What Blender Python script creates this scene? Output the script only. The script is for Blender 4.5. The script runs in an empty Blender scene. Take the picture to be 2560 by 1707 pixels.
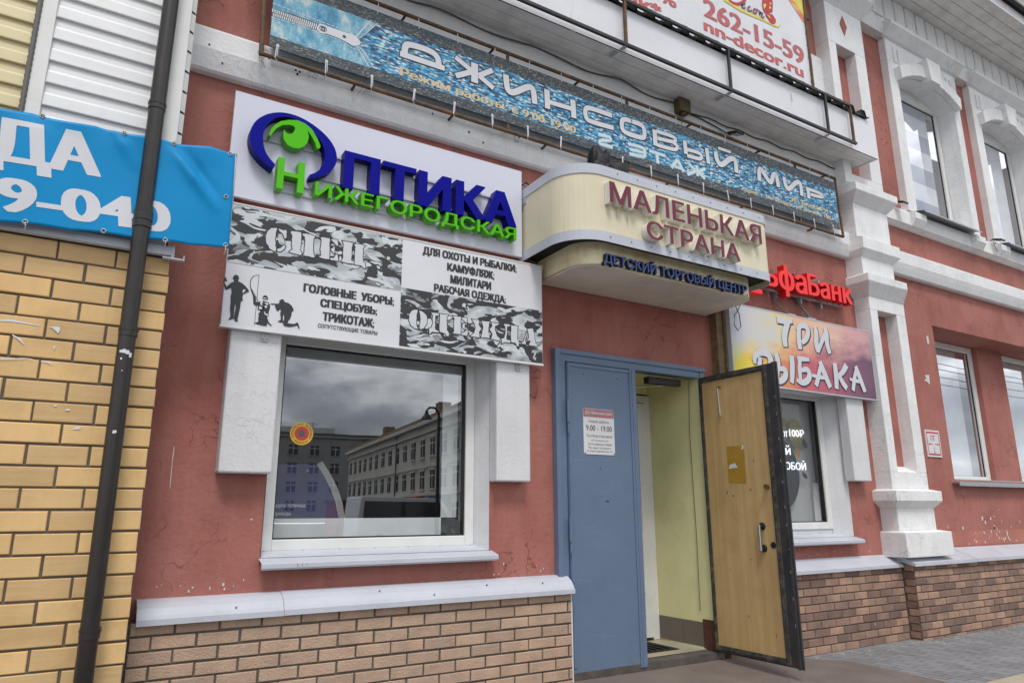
import bpy, bmesh, math, random
from mathutils import Vector, Matrix
R = math.radians
rnd = random.Random(7)
sc = bpy.context.scene
COL = sc.collection

# ------------------------------------------------------------------ camera
cam_d = bpy.data.cameras.new('camera'); cam = bpy.data.objects.new('camera', cam_d); COL.objects.link(cam)
cam_d.sensor_width = 36.0; cam_d.lens = 1763.36/2560*36; cam_d.clip_end = 1000; cam_d.clip_start = 0.05
yaw, pit, rol = R(31.356), R(13.501), R(-0.16)
fwd = Vector((math.sin(yaw)*math.cos(pit), math.cos(yaw)*math.cos(pit), math.sin(pit)))
rgt = Vector((math.cos(yaw), -math.sin(yaw), 0)); upv = rgt.cross(fwd)
r2 = rgt*math.cos(rol)+upv*math.sin(rol); u2 = -rgt*math.sin(rol)+upv*math.cos(rol)
m = Matrix((r2, u2, -fwd)).transposed().to_4x4(); m.translation = (0, -5.0, 1.42)
cam.matrix_world = m
sc.camera = cam

# ------------------------------------------------------------------ sky, sun, exposure
SUN_EL, SUN_AZ = R(58), R(20)      # azimuth measured from straight in front of the wall, towards the left
wd = bpy.data.worlds.new('World'); sc.world = wd; wd.use_nodes = True
nt = wd.node_tree; nt.nodes.clear()
sky = nt.nodes.new('ShaderNodeTexSky'); sky.sky_type = 'NISHITA'; sky.sun_disc = False
sky.sun_elevation = SUN_EL; sky.sun_rotation = math.pi+SUN_AZ
tc = nt.nodes.new('ShaderNodeTexCoord'); mp = nt.nodes.new('ShaderNodeMapping'); mp.inputs['Scale'].default_value = (1.1, 1.1, 2.6)
mp.inputs['Location'].default_value = (3.1, 1.7, .4)
nz = nt.nodes.new('ShaderNodeTexNoise'); nz.inputs['Scale'].default_value = 3.4; nz.inputs['Detail'].default_value = 9; nz.inputs['Roughness'].default_value = .52
cr = nt.nodes.new('ShaderNodeValToRGB')
cr.color_ramp.elements[0].position = .38; cr.color_ramp.elements[0].color = (2.6, 2.8, 3.1, 1)
cr.color_ramp.elements[1].position = .62; cr.color_ramp.elements[1].color = (14., 14., 14.2, 1)
e = cr.color_ramp.elements.new(.51); e.color = (5.8, 6.1, 6.5, 1)
mx = nt.nodes.new('ShaderNodeMixRGB'); mx.inputs[0].default_value = .88
bg = nt.nodes.new('ShaderNodeBackground'); bg.inputs['Strength'].default_value = .11
wo = nt.nodes.new('ShaderNodeOutputWorld')
L = nt.links.new
L(tc.outputs['Generated'], mp.inputs[0]); L(mp.outputs[0], nz.inputs['Vector']); L(nz.outputs[0], cr.inputs[0])
L(sky.outputs[0], mx.inputs[1]); L(cr.outputs[0], mx.inputs[2]); L(mx.outputs[0], bg.inputs[0]); L(bg.outputs[0], wo.inputs[0])
sd = bpy.data.lights.new('sun', 'SUN'); sd.energy = 1.5; sd.angle = R(16); sd.color = (1, .965, .92)
so = bpy.data.objects.new('sun', sd); COL.objects.link(so); so.location = (0, -6, 20)
sdir = Vector((-math.sin(SUN_AZ)*math.cos(SUN_EL), -math.cos(SUN_AZ)*math.cos(SUN_EL), math.sin(SUN_EL)))
so.rotation_euler = sdir.to_track_quat('Z', 'Y').to_euler()
sc.view_settings.view_transform = 'Standard'; sc.view_settings.look = 'None'
sc.view_settings.exposure = 0.45; sc.view_settings.gamma = 1; sc.view_settings.use_curve_mapping = False
sc.render.engine = 'CYCLES'; sc.cycles.max_bounces = 8; sc.cycles.transparent_max_bounces = 12
sc.cycles.use_denoising = True

# ------------------------------------------------------------------ materials
MATS = {}
def rgb(c): return (c[0], c[1], c[2], 1)
def mat(name, base, rough=.5, metal=0., var=.08, vs=4., dirt=None, streak=None, bump=0., bs=60., spec=.5, tint=0., emit=0., chips=None, grain=None, cracks=0.):
    m = bpy.data.materials.new(name); MATS[name] = m; m.use_nodes = True
    nt = m.node_tree; N = nt.nodes; bs_ = N['Principled BSDF']; L = nt.links.new
    bs_.inputs['Roughness'].default_value = rough; bs_.inputs['Metallic'].default_value = metal
    bs_.inputs['Specular IOR Level'].default_value = spec
    tc = N.new('ShaderNodeTexCoord'); geo = N.new('ShaderNodeNewGeometry'); pos = geo.outputs['Position']
    def noise(scale, detail=5, rough=.55, sc3=None, off=0.):
        n = N.new('ShaderNodeTexNoise'); n.inputs['Scale'].default_value = scale; n.inputs['Detail'].default_value = detail; n.inputs['Roughness'].default_value = rough
        mp = N.new('ShaderNodeMapping'); mp.inputs['Location'].default_value = (off, off*.7, off*1.3)
        if sc3: mp.inputs['Scale'].default_value = sc3
        L(pos, mp.inputs[0]); L(mp.outputs[0], n.inputs['Vector']); return n.outputs[0]
    def ramp(sock, a, b, ca=0., cb=1.):
        r = N.new('ShaderNodeMapRange'); r.inputs[1].default_value = a; r.inputs[2].default_value = b; r.inputs[3].default_value = ca; r.inputs[4].default_value = cb
        L(sock, r.inputs[0]); return r.outputs[0]
    def mix(fac, a, b, t='MIX'):
        x = N.new('ShaderNodeMixRGB'); x.blend_type = t
        for i, v in ((0, fac), (1, a), (2, b)):
            if isinstance(v, bpy.types.NodeSocket): L(v, x.inputs[i])
            elif i == 0: x.inputs[0].default_value = v
            else: x.inputs[i].default_value = rgb(v)
        return x.outputs[0]
    def math_(op, a, b):
        x = N.new('ShaderNodeMath'); x.operation = op
        for i, v in ((0, a), (1, b)):
            if isinstance(v, bpy.types.NodeSocket): L(v, x.inputs[i])
            else: x.inputs[i].default_value = v
        return x.outputs[0]
    col = base
    f = ramp(noise(vs, 6), .3, .7, 1-var, 1+var)
    comb = N.new('ShaderNodeCombineColor')
    for i in range(3): L(f, comb.inputs[i])
    col = mix(1., col, comb.outputs[0], 'MULTIPLY')
    if tint:
        at = N.new('ShaderNodeAttribute'); at.attribute_name = 'tint'
        f = ramp(at.outputs['Fac'], 0, 1, 1-tint, 1+tint)
        cb = N.new('ShaderNodeCombineColor'); L(f, cb.inputs[0]); L(f, cb.inputs[1]); L(math_('POWER', f, .8), cb.inputs[2])
        col = mix(1., col, cb.outputs[0], 'MULTIPLY')
    if grain:
        g, amt, sc3 = grain
        f = ramp(noise(1., 4, .6, sc3, 3.), .35, .65, 0, amt)
        col = mix(f, col, g)
    if dirt:
        dc, amt, dsc = dirt
        f = ramp(noise(dsc, 8, .62, None, 5.), .48, .72, 0, amt)
        col = mix(f, col, dc)
    if streak:
        dc, amt = streak
        f = ramp(noise(1., 5, .6, (14, 14, .9), 9.), .5, .75, 0, amt)
        col = mix(f, col, dc)
    hgt = noise(bs, 6, .6) if bump else None
    if cracks:
        v = N.new('ShaderNodeTexVoronoi'); v.feature = 'DISTANCE_TO_EDGE'; v.inputs['Scale'].default_value = 2.6
        wn = N.new('ShaderNodeTexNoise'); wn.inputs['Scale'].default_value = 3.5; wn.inputs['Detail'].default_value = 8
        L(pos, wn.inputs['Vector'])
        ad = N.new('ShaderNodeVectorMath'); ad.operation = 'ADD'; sc_ = N.new('ShaderNodeVectorMath'); sc_.operation = 'SCALE'; sc_.inputs['Scale'].default_value = .55
        L(wn.outputs['Color'], sc_.inputs[0]); L(pos, ad.inputs[0]); L(sc_.outputs[0], ad.inputs[1]); L(ad.outputs[0], v.inputs['Vector'])
        line = ramp(v.outputs['Distance'], .0, .012, 1, 0)
        msk = ramp(noise(1.3, 3, .5, None, 21.), .5, .58, 0, 1)
        ck = math_('MULTIPLY', line, msk)
        col = mix(math_('MULTIPLY', ck, cracks), col, (base[0]*.35, base[1]*.35, base[2]*.35))
        if hgt: hgt = math_('SUBTRACT', hgt, math_('MULTIPLY', ck, 1.2))
    if chips:
        cc, thr, csc = chips
        f = ramp(noise(csc, 6, .6, None, 33.), thr, thr+.015, 0, 1)
        col = mix(f, col, cc)
    if isinstance(col, bpy.types.NodeSocket): L(col, bs_.inputs['Base Color'])
    if bump:
        b = N.new('ShaderNodeBump'); b.inputs['Strength'].default_value = bump; b.inputs['Distance'].default_value = .02
        L(hgt, b.inputs['Height']); L(b.outputs[0], bs_.inputs['Normal'])
    if emit:
        bs_.inputs['Emission Color'].default_value = rgb(base); bs_.inputs['Emission Strength'].default_value = emit
    return m

WHITE = (.68, .69, .72)
mat('red_plaster', (.362, .130, .104), .78, var=.17, vs=1.1, bump=.38, bs=26, spec=.3, dirt=((.27, .085, .06), .7, 1.7), streak=((.46, .21, .18), .32), grain=((.43, .205, .17), .35, (2.2, 2.2, 1.2)), cracks=.8, chips=((.62, .52, .48), .735, 9.))
mat('red_plaster_chipped', (.42, .15, .115), .75, var=.15, vs=1.6, bump=.45, bs=26, dirt=((.42, .16, .1), .7, 2.5), cracks=.7, chips=((.68, .62, .58), .655, 7.))
mat('white_plaster', (.78, .78, .785), .7, var=.05, vs=2.2, bump=.3, bs=34, dirt=((.52, .5, .47), .3, 2.6), streak=((.55, .54, .51), .2), cracks=.35, chips=((.34, .3, .27), .73, 8.))
mat('white_old_plaster', (.80, .80, .80), .75, var=.05, vs=2.2, bump=.35, bs=22, dirt=((.55, .53, .50), .32, 3.2), streak=((.56, .55, .53), .3), cracks=.45, chips=((.40, .38, .37), .725, 6.))
mat('white_metal', (.52, .54, .60), .42, var=.04, vs=2., dirt=((.36, .36, .38), .35, 3.), streak=((.40, .40, .40), .22), chips=((.22, .2, .19), .745, 11.), bump=.05, bs=7)
mat('white_block', (.665, .665, .68), .6, var=.05, vs=3., bump=.2, bs=38, dirt=((.50, .47, .44), .3, 2.4), streak=((.52, .5, .47), .25), cracks=.25)
mat('white_plastic', (.74, .74, .72), .35, var=.03, dirt=((.55, .52, .45), .25, 6.))
mat('white_siding', (.74, .74, .745), .4, var=.03, vs=2, grain=((.58, .58, .57), .25, (1.5, 1.5, 40)), streak=((.5, .49, .46), .12))
mat('yellow_siding', (.62, .53, .30), .45, var=.05, vs=2)
mat('yellow_brick', (.67, .425, .18), .62, var=.10, vs=3., spec=.3, tint=.2, bump=.08, bs=50, grain=((.66, .49, .29), .4, (3, 3, 60)), dirt=((.46, .31, .14), .6, 4.), streak=((.5, .36, .18), .3), chips=((.72, .68, .6), .725, 6.))
mat('mortar_dark', (.13, .105, .08), .9, var=.2, vs=9, bump=.4, bs=70)
mat('brown_brick', (.45, .305, .215), .8, var=.16, vs=6, tint=.16, bump=.5, bs=75, dirt=((.34, .24, .19), .5, 7.), grain=((.52, .38, .28), .35, (12, 12, 60)))
mat('brown_brick_mixed', (.31, .19, .14), .8, var=.2, vs=6, tint=.42, bump=.5, bs=75, dirt=((.16, .12, .10), .5, 7.), chips=((.42, .38, .35), .70, 5.))
mat('mortar_grey', (.12, .10, .08), .95, var=.2, vs=9, bump=.4, bs=70)
mat('pipe_brown', (.022, .018, .016), .33, var=.12, vs=5, dirt=((.05, .04, .035), .3, 9.))
mat('rusty_steel', (.10, .055, .03), .7, var=.3, vs=14, dirt=((.25, .12, .05), .8, 9.), bump=.2, bs=60)
mat('black_steel', (.016, .015, .015), .45, var=.2, dirt=((.09, .05, .03), .35, 7.))
mat('galvanized', (.42, .44, .46), .45, .6, var=.1, vs=20)
mat('cable_grey', (.13, .12, .11), .6); mat('cable_black', (.012, .012, .013), .5)
mat('vinyl_blue', (.0, .245, .54), .45, spec=.22, var=.05, vs=3, bump=.05, bs=9)
mat('print_white', (.62, .63, .66), .45, var=.03)
mat('sign_white', (.66, .665, .765), .42, var=.025, vs=1.2)
mat('panel_white', (.72, .72, .75), .35, var=.04, vs=1.6, dirt=((.55, .55, .56), .3, 2.5))
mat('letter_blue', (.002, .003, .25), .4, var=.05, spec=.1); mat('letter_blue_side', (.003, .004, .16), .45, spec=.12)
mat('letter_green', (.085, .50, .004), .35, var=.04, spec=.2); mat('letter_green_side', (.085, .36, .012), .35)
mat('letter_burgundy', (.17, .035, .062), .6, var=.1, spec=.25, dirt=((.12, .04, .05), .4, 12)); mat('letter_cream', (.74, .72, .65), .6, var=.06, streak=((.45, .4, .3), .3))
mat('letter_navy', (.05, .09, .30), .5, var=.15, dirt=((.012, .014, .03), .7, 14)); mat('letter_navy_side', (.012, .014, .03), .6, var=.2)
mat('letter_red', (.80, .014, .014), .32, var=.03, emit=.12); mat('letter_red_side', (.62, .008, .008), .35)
mat('ink_black', (.03, .03, .034), .5); mat('ink_dark', (.055, .06, .075), .5); mat('ink_shadow', (.045, .05, .10), .5)
mat('ink_cream', (.62, .50, .30), .5); mat('ink_red', (.50, .02, .03), .45); mat('ink_purple', (.23, .09, .12), .5); mat('ink_maroon', (.40, .17, .18), .5)
mat('ink_lightblue', (.30, .60, .72), .5); mat('floor_print', (.62, .69, .72), .5); mat('ink_yellow', (.72, .62, .10), .5); mat('ink_orange', (.72, .28, .05), .5); mat('ink_grey', (.13, .12, .13), .5)
mat('fascia_cream', (.72, .655, .475), .45, var=.06, vs=1.8, streak=((.55, .45, .26), .16), dirt=((.55, .46, .28), .22, 3))
mat('fascia_stained', (.88, .79, .53), .5, var=.10, vs=2.5, dirt=((.55, .33, .12), .6, 3.2), streak=((.5, .33, .13), .35), chips=((.10, .08, .05), .74, 5.))
mat('soffit_white', (.76, .72, .63), .6, var=.08, vs=2, dirt=((.36, .33, .29), .45, 2.2))
mat('soffit_board', (.84, .83, .81), .7, var=.08, vs=3, dirt=((.42, .4, .36), .5, 4.), grain=((.6, .58, .54), .3, (2, 25, 25)), chips=((.2, .18, .15), .73, 7.))
mat('dark_inside', (.012, .012, .012), .9)
mat('door_blue', (.127, .18, .272), .42, var=.06, vs=3, bump=.18, bs=14, dirt=((.15, .19, .27), .35, 6.), chips=((.3, .34, .42), .745, 12.))
mat('door_scuff', (.20, .26, .36), .6)
mat('door_worn', (.24, .25, .27), .6, var=.3, vs=40, dirt=((.12, .06, .03), .8, 30.))
mat('door_veneer', (.58, .40, .185), .38, var=.10, vs=1.6, grain=((.42, .25, .09), .5, (18, 18, .7)), dirt=((.36, .21, .085), .4, 3.5), chips=((.2, .1, .04), .755, 14))
mat('door_seal', (.045, .042, .038), .7, var=.4, vs=18, dirt=((.22, .18, .13), .6, 16.), bump=.4, bs=60)
mat('door_steel', (.05, .05, .055), .5, .3, var=.2, dirt=((.12, .09, .06), .5, 9.))
mat('wall_yellow', (.86, .82, .43), .6, var=.06, vs=2, dirt=((.5, .47, .25), .3, 3), chips=((.62, .6, .5), .70, 4.), bump=.1, bs=20)
mat('veneer_stain', (.26, .15, .06), .5, var=.3, vs=40)
mat('tile_grey', (.165, .14, .115), .5, var=.1, vs=3); mat('tile_beige', (.40, .35, .26), .5, var=.1)
mat('sill_iron', (.10, .085, .075), .8, var=.3, vs=9, dirt=((.05, .04, .035), .6, 8.))
mat('oxide_brown', (.10, .035, .02), .7, var=.3, vs=20, chips=((.5, .42, .3), .68, 30.))
mat('concrete', (.175, .14, .122), .9, var=.13, vs=2.5, dirt=((.10, .08, .07), .65, 2.2), bump=.3, bs=60, cracks=.5, chips=((.36, .31, .28), .70, 12))
mat('chrome', (.55, .55, .53), .25, .9, var=.1); mat('rubber_black', (.012, .012, .012), .6); mat('brass', (.28, .2, .1), .4, .8)
mat('paper', (.66, .66, .67), .55, var=.04); mat('drip_pale', (.52, .43, .27), .7, var=.15, vs=50)
mat('drip_brown', (.36, .26, .15), .8, var=.2, vs=60)
mat('chip_white', (.62, .57, .54), .8, var=.1, vs=30)
mat('chip_dark', (.17, .06, .05), .85, var=.3, vs=30)
mat('tape_yellow', (.42, .24, .035), .35, var=.12, vs=9)
mat('feather', (.006, .0058, .008), .42, spec=.35, var=.5, vs=30, dirt=((.013, .013, .017), .6, 40), bump=.4, bs=90); mat('feather_grey', (.05, .05, .062), .55, var=.4, vs=30)
mat('lamp_housing', (.02, .02, .02), .5); mat('lamp_glass', (.45, .47, .5), .15)
mat('box_olive', (.10, .075, .03), .6, var=.2); mat('box_grey', (.42, .43, .46), .5)
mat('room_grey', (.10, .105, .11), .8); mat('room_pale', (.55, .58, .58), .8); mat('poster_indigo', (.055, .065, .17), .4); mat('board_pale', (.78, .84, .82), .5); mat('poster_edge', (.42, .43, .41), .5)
mat('blind_white', (.93, .94, .97), .7); mat('blind_grey', (.46, .49, .57), .7)
mat('leaf_green', (.05, .11, .02), .5, var=.3, vs=20)
mat('roof_tile', (.25, .17, .10), .8, var=.2)
mat('wood_old', (.22, .15, .08), .8, var=.3, vs=9, grain=((.12, .08, .05), .6, (3, 30, 30)))
mat('tactile_tile', (.43, .37, .27), .85, var=.1, vs=4, bump=.2, bs=50)
mat('asphalt', (.055, .055, .056), .9, var=.2, vs=3, bump=.3, bs=60)
mat('facade_grey', (.33, .32, .30), .9, var=.1, vs=.4); mat('facade_white', (.60, .58, .52), .8, var=.06, vs=.5); mat('roof_grey', (.12, .11, .10), .8)
mat('window_dark', (.03, .034, .04), .15); mat('awning_red', (.35, .05, .06), .6); mat('van_white', (.75, .76, .78), .25); mat('kiosk_green', (.02, .3, .08), .5)
mat('sticker_yellow', (.75, .42, .03), .5); mat('sticker_red', (.55, .06, .035), .5); mat('neon_white', (.9, .93, 1.), .4, emit=.9)
mat('disc_olive', (.24, .22, .09), .6); mat('disc_dark', (.025, .035, .05), .5)

def glass(name, f0, tint=.95):
    m = bpy.data.materials.new(name); MATS[name] = m; m.use_nodes = True; nt = m.node_tree; nt.nodes.clear(); L = nt.links.new
    o = nt.nodes.new('ShaderNodeOutputMaterial'); mx = nt.nodes.new('ShaderNodeMixShader'); t = nt.nodes.new('ShaderNodeBsdfTransparent'); g = nt.nodes.new('ShaderNodeBsdfGlossy')
    t.inputs[0].default_value = (tint, tint, tint*1.01, 1); g.inputs[0].default_value = (.95, .97, 1, 1); g.inputs['Roughness'].default_value = 0.0
    ng = nt.nodes.new('ShaderNodeTexNoise'); ng.inputs['Scale'].default_value = 1.3; b = nt.nodes.new('ShaderNodeBump'); b.inputs['Strength'].default_value = .015; b.inputs['Distance'].default_value = .02
    gp = nt.nodes.new('ShaderNodeNewGeometry'); L(gp.outputs['Position'], ng.inputs['Vector']); L(ng.outputs[0], b.inputs['Height']); L(b.outputs[0], g.inputs['Normal'])
    # two sided Schlick reflectance of a double pane
    d = nt.nodes.new('ShaderNodeVectorMath'); d.operation = 'DOT_PRODUCT'; L(gp.outputs['Normal'], d.inputs[0]); L(gp.outputs['Incoming'], d.inputs[1])
    def M_(op, a, bb):
        x = nt.nodes.new('ShaderNodeMath'); x.operation = op
        for i, v in ((0, a), (1, bb)):
            if isinstance(v, bpy.types.NodeSocket): L(v, x.inputs[i])
            else: x.inputs[i].default_value = v
        return x.outputs[0]
    ab = M_('ABSOLUTE', d.outputs['Value'], 0.); pw = M_('POWER', M_('SUBTRACT', 1., ab), 5.); fac = M_('ADD', M_('MULTIPLY', pw, 1-f0), f0)
    L(fac, mx.inputs[0]); L(t.outputs[0], mx.inputs[1]); L(g.outputs[0], mx.inputs[2]); L(mx.outputs[0], o.inputs[0])
glass('shop_glass', .24, .93); glass('shop_glass_soft', .16, .93); glass('window_glass', .50, .95); glass('upper_glass', .36, .98)

def custom(name, rough, builder):
    m = bpy.data.materials.new(name); MATS[name] = m; m.use_nodes = True; nt = m.node_tree; N = nt.nodes; L = nt.links.new
    b = N['Principled BSDF']; b.inputs['Roughness'].default_value = rough
    pos = N.new('ShaderNodeNewGeometry').outputs['Position']
    L(builder(N, L, pos), b.inputs['Base Color']); return m
def mapped(N, L, pos, sc3, rot=(0, 0, 0), loc=(0, 0, 0)):
    mp = N.new('ShaderNodeMapping'); mp.inputs['Scale'].default_value = sc3; mp.inputs['Rotation'].default_value = rot; mp.inputs['Location'].default_value = loc
    L(pos, mp.inputs[0]); return mp.outputs[0]
def cramp(N, L, sock, stops, const=False):
    r = N.new('ShaderNodeValToRGB'); cr = r.color_ramp
    if const: cr.interpolation = 'CONSTANT'
    cr.elements[0].position = stops[0][0]; cr.elements[0].color = rgb(stops[0][1]); cr.elements[1].position = stops[-1][0]; cr.elements[1].color = rgb(stops[-1][1])
    for p, c in stops[1:-1]:
        e = cr.elements.new(p); e.color = rgb(c)
    L(sock, r.inputs[0]); return r.outputs[0]
def nnoise(N, L, vec, s=1., d=3., r=.5, dist=0.):
    n = N.new('ShaderNodeTexNoise'); n.inputs['Scale'].default_value = s; n.inputs['Detail'].default_value = d; n.inputs['Roughness'].default_value = r; n.inputs['Distortion'].default_value = dist
    L(vec, n.inputs['Vector']); return n
def nmix(N, L, f, a, b, t='MIX'):
    x = N.new('ShaderNodeMixRGB'); x.blend_type = t
    for i, v in ((0, f), (1, a), (2, b)):
        if isinstance(v, bpy.types.NodeSocket): L(v, x.inputs[i])
        elif i == 0: x.inputs[0].default_value = v
        else: x.inputs[i].default_value = rgb(v)
    return x.outputs[0]
def denim(N, L, pos):
    n0 = nnoise(N, L, mapped(N, L, pos, (5, 5, 5)), 1., 3.)
    v = N.new('ShaderNodeTexVoronoi'); v.inputs['Scale'].default_value = 1.
    warp = N.new('ShaderNodeVectorMath'); warp.operation = 'MULTIPLY_ADD'; warp.inputs[1].default_value = (.45, .45, .45)
    L(n0.outputs['Color'], warp.inputs[0]); L(mapped(N, L, pos, (24, 1, 74), (0, R(-4), 0)), warp.inputs[2])
    L(warp.outputs[0], v.inputs['Vector'])
    s = N.new('ShaderNodeSeparateColor'); L(v.outputs['Color'], s.inputs[0])
    c = cramp(N, L, s.outputs[0], [(0, (.01, .025, .055)), (.24, (.012, .045, .11)), (.36, (.015, .21, .46)), (.60, (.04, .38, .66)), (.76, (.22, .54, .72)), (.90, (.62, .72, .74)), (1, (.72, .76, .74))])
    return nmix(N, L, cramp(N, L, v.outputs['Distance'], [(.35, (0, 0, 0)), (.8, (.7, .7, .7))]), c, (.02, .09, .17))
custom('denim_weave', .5, denim)
def denim_dark(N, L, pos):
    v = N.new('ShaderNodeTexVoronoi'); v.inputs['Scale'].default_value = 1.; L(mapped(N, L, pos, (60, 1, 130), (0, R(4), 0)), v.inputs['Vector'])
    s = N.new('ShaderNodeSeparateColor'); L(v.outputs['Color'], s.inputs[0])
    c = cramp(N, L, s.outputs[0], [(0, (.015, .018, .022)), (.5, (.05, .058, .065)), (.8, (.10, .11, .115)), (.93, (.26, .26, .24)), (1, (.34, .33, .3))])
    n = nnoise(N, L, mapped(N, L, pos, (1.4, 1, 5)), 1., 4.)
    return nmix(N, L, cramp(N, L, n.outputs[0], [(.35, (0, 0, 0)), (.7, (.6, .6, .6))]), c, (.02, .055, .085))
custom('denim_border', .5, denim_dark)
def denim_light(N, L, pos):
    a = nnoise(N, L, mapped(N, L, pos, (9, 1, 5), (0, R(20), 0)), 1., 5., .7); b = nnoise(N, L, mapped(N, L, pos, (170, 1, 170)), 1., 2., .8)
    ad = N.new('ShaderNodeMath'); ad.operation = 'MULTIPLY_ADD'; ad.inputs[1].default_value = .55; L(b.outputs[0], ad.inputs[0]); L(a.outputs[0], ad.inputs[2])
    return cramp(N, L, ad.outputs[0], [(.5, (.02, .07, .14)), (.66, (.05, .25, .42)), (.80, (.16, .42, .55)), (.92, (.55, .62, .58))])
custom('denim_light', .5, denim_light)
def camo(N, L, pos):
    base = mapped(N, L, pos, (5.2, 1, 11.5), (0, R(6), 0))
    def lay(off, d=2.2): return nnoise(N, L, mapped(N, L, base, (1, 1, 1), (0, 0, 0), off), 1., d, .45, 1.1).outputs[0]
    soft = cramp(N, L, lay((3, 9, 1), 1.), [(.3, (.33, .36, .38)), (.7, (.62, .66, .68))])
    c = nmix(N, L, cramp(N, L, lay((7, 2, 4)), [(.0, (0, 0, 0)), (.56, (1, 1, 1))], True), soft, cramp(N, L, lay((1, 1, 8), 1.), [(.3, (.12, .125, .13)), (.7, (.30, .32, .33))]))
    c = nmix(N, L, cramp(N, L, lay((5, 5, 11)), [(.0, (0, 0, 0)), (.49, (1, 1, 1))], True), c, (.035, .034, .036))
    c = nmix(N, L, cramp(N, L, lay((15, 3, 21)), [(.0, (0, 0, 0)), (.60, (1, 1, 1))], True), c, (.62, .66, .68))
    return c
custom('camouflage', .45, camo)
def sunset(N, L, pos):
    x0, x1, z0, z1 = 5.57, 8.02, 2.67, 3.53
    s = N.new('ShaderNodeSeparateXYZ'); L(pos, s.inputs[0])
    def mr(sock, a, b):
        r = N.new('ShaderNodeMapRange'); r.inputs[1].default_value = a; r.inputs[2].default_value = b; L(sock, r.inputs[0]); return r.outputs[0]
    u = mr(s.outputs[0], x0, x1); v = mr(s.outputs[2], z0, z1)
    n = nnoise(N, L, mapped(N, L, pos, (2.5, 1, 5.5)), 1., 5., .6).outputs[0]
    def lin(a, sa, b, sb, c):
        x = N.new('ShaderNodeMath'); x.operation = 'MULTIPLY_ADD'; x.inputs[1].default_value = sa; x.inputs[2].default_value = c; L(a, x.inputs[0])
        y = N.new('ShaderNodeMath'); y.operation = 'MULTIPLY_ADD'; y.inputs[1].default_value = sb; L(b, y.inputs[0]); L(x.outputs[0], y.inputs[2]); return y.outputs[0]
    top = cramp(N, L, lin(u, 1., n, .5, -.25), [(0, (.62, .63, .70)), (.2, (.64, .62, .55)), (.34, (.74, .62, .32)), (.48, (.78, .46, .30)), (.66, (.74, .52, .38)), (.85, (.66, .34, .33)), (1, (.58, .30, .32))])
    bot = cramp(N, L, lin(u, 1., n, .4, -.2), [(0, (.80, .72, .08)), (.12, (.85, .62, .06)), (.27, (.80, .34, .10)), (.45, (.62, .12, .13)), (.62, (.42, .10, .15)), (.8, (.22, .07, .13)), (1, (.13, .05, .10))])
    d = lin(v, -1.1, u, .28, 0.); d = lin(d, 1., n, .7, .35)
    return nmix(N, L, cramp(N, L, d, [(.06, (0, 0, 0)), (.42, (1, 1, 1))]), top, bot)
custom('sunset_print', .3, sunset)
def sunset2(N, L, pos):
    n = nnoise(N, L, mapped(N, L, pos, (1.2, 1, 9)), 1., 4., .6).outputs[0]
    return cramp(N, L, n, [(.35, (.72, .55, .22)), (.5, (.76, .36, .12)), (.62, (.66, .14, .12)), (.75, (.78, .6, .3))])
custom('billboard_sunset', .45, sunset2)
def gradred(N, L, pos):
    s = N.new('ShaderNodeSeparateXYZ'); L(pos, s.inputs[0]); r = N.new('ShaderNodeMapRange'); r.inputs[1].default_value = 6.6; r.inputs[2].default_value = 7.5; L(s.outputs[2], r.inputs[0])
    n = N.new('ShaderNodeTexWave'); n.inputs['Scale'].default_value = 3.; L(mapped(N, L, pos, (1, 1, 2), (0, R(30), 0)), n.inputs['Vector']); n.inputs['Distortion'].default_value = 3
    a = cramp(N, L, r.outputs[0], [(0, (.52, .09, .08)), (1, (.28, .10, .16))])
    return nmix(N, L, cramp(N, L, n.outputs['Fac'], [(.3, (0, 0, 0)), (.8, (.3, .3, .3))]), a, (.62, .22, .18))
custom('billboard_ink', .45, gradred)
def pavers(N, L, pos):
    b = N.new('ShaderNodeTexBrick'); b.inputs['Scale'].default_value = 1.; b.inputs['Brick Width'].default_value = .21; b.inputs['Row Height'].default_value = .105; b.inputs['Mortar Size'].default_value = .005
    b.inputs['Color1'].default_value = (.17, .17, .178, 1); b.inputs['Color2'].default_value = (.25, .25, .258, 1); b.inputs['Mortar'].default_value = (.05, .05, .05, 1); b.inputs['Bias'].default_value = -.2
    L(mapped(N, L, pos, (1, 1, 1), (0, 0, R(90))), b.inputs['Vector'])
    n = nnoise(N, L, mapped(N, L, pos, (2, 2, 2)), 1., 6., .65).outputs[0]; n2 = nnoise(N, L, mapped(N, L, pos, (13, 13, 13)), 1., 6., .7).outputs[0]
    c = nmix(N, L, cramp(N, L, n, [(.4, (0, 0, 0)), (.75, (.55, .55, .55))]), b.outputs[0], (.30, .30, .305))
    return nmix(N, L, cramp(N, L, n2, [(.66, (0, 0, 0)), (.74, (.7, .7, .7))]), c, (.34, .33, .31))
custom('pavers', .85, pavers)

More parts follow.
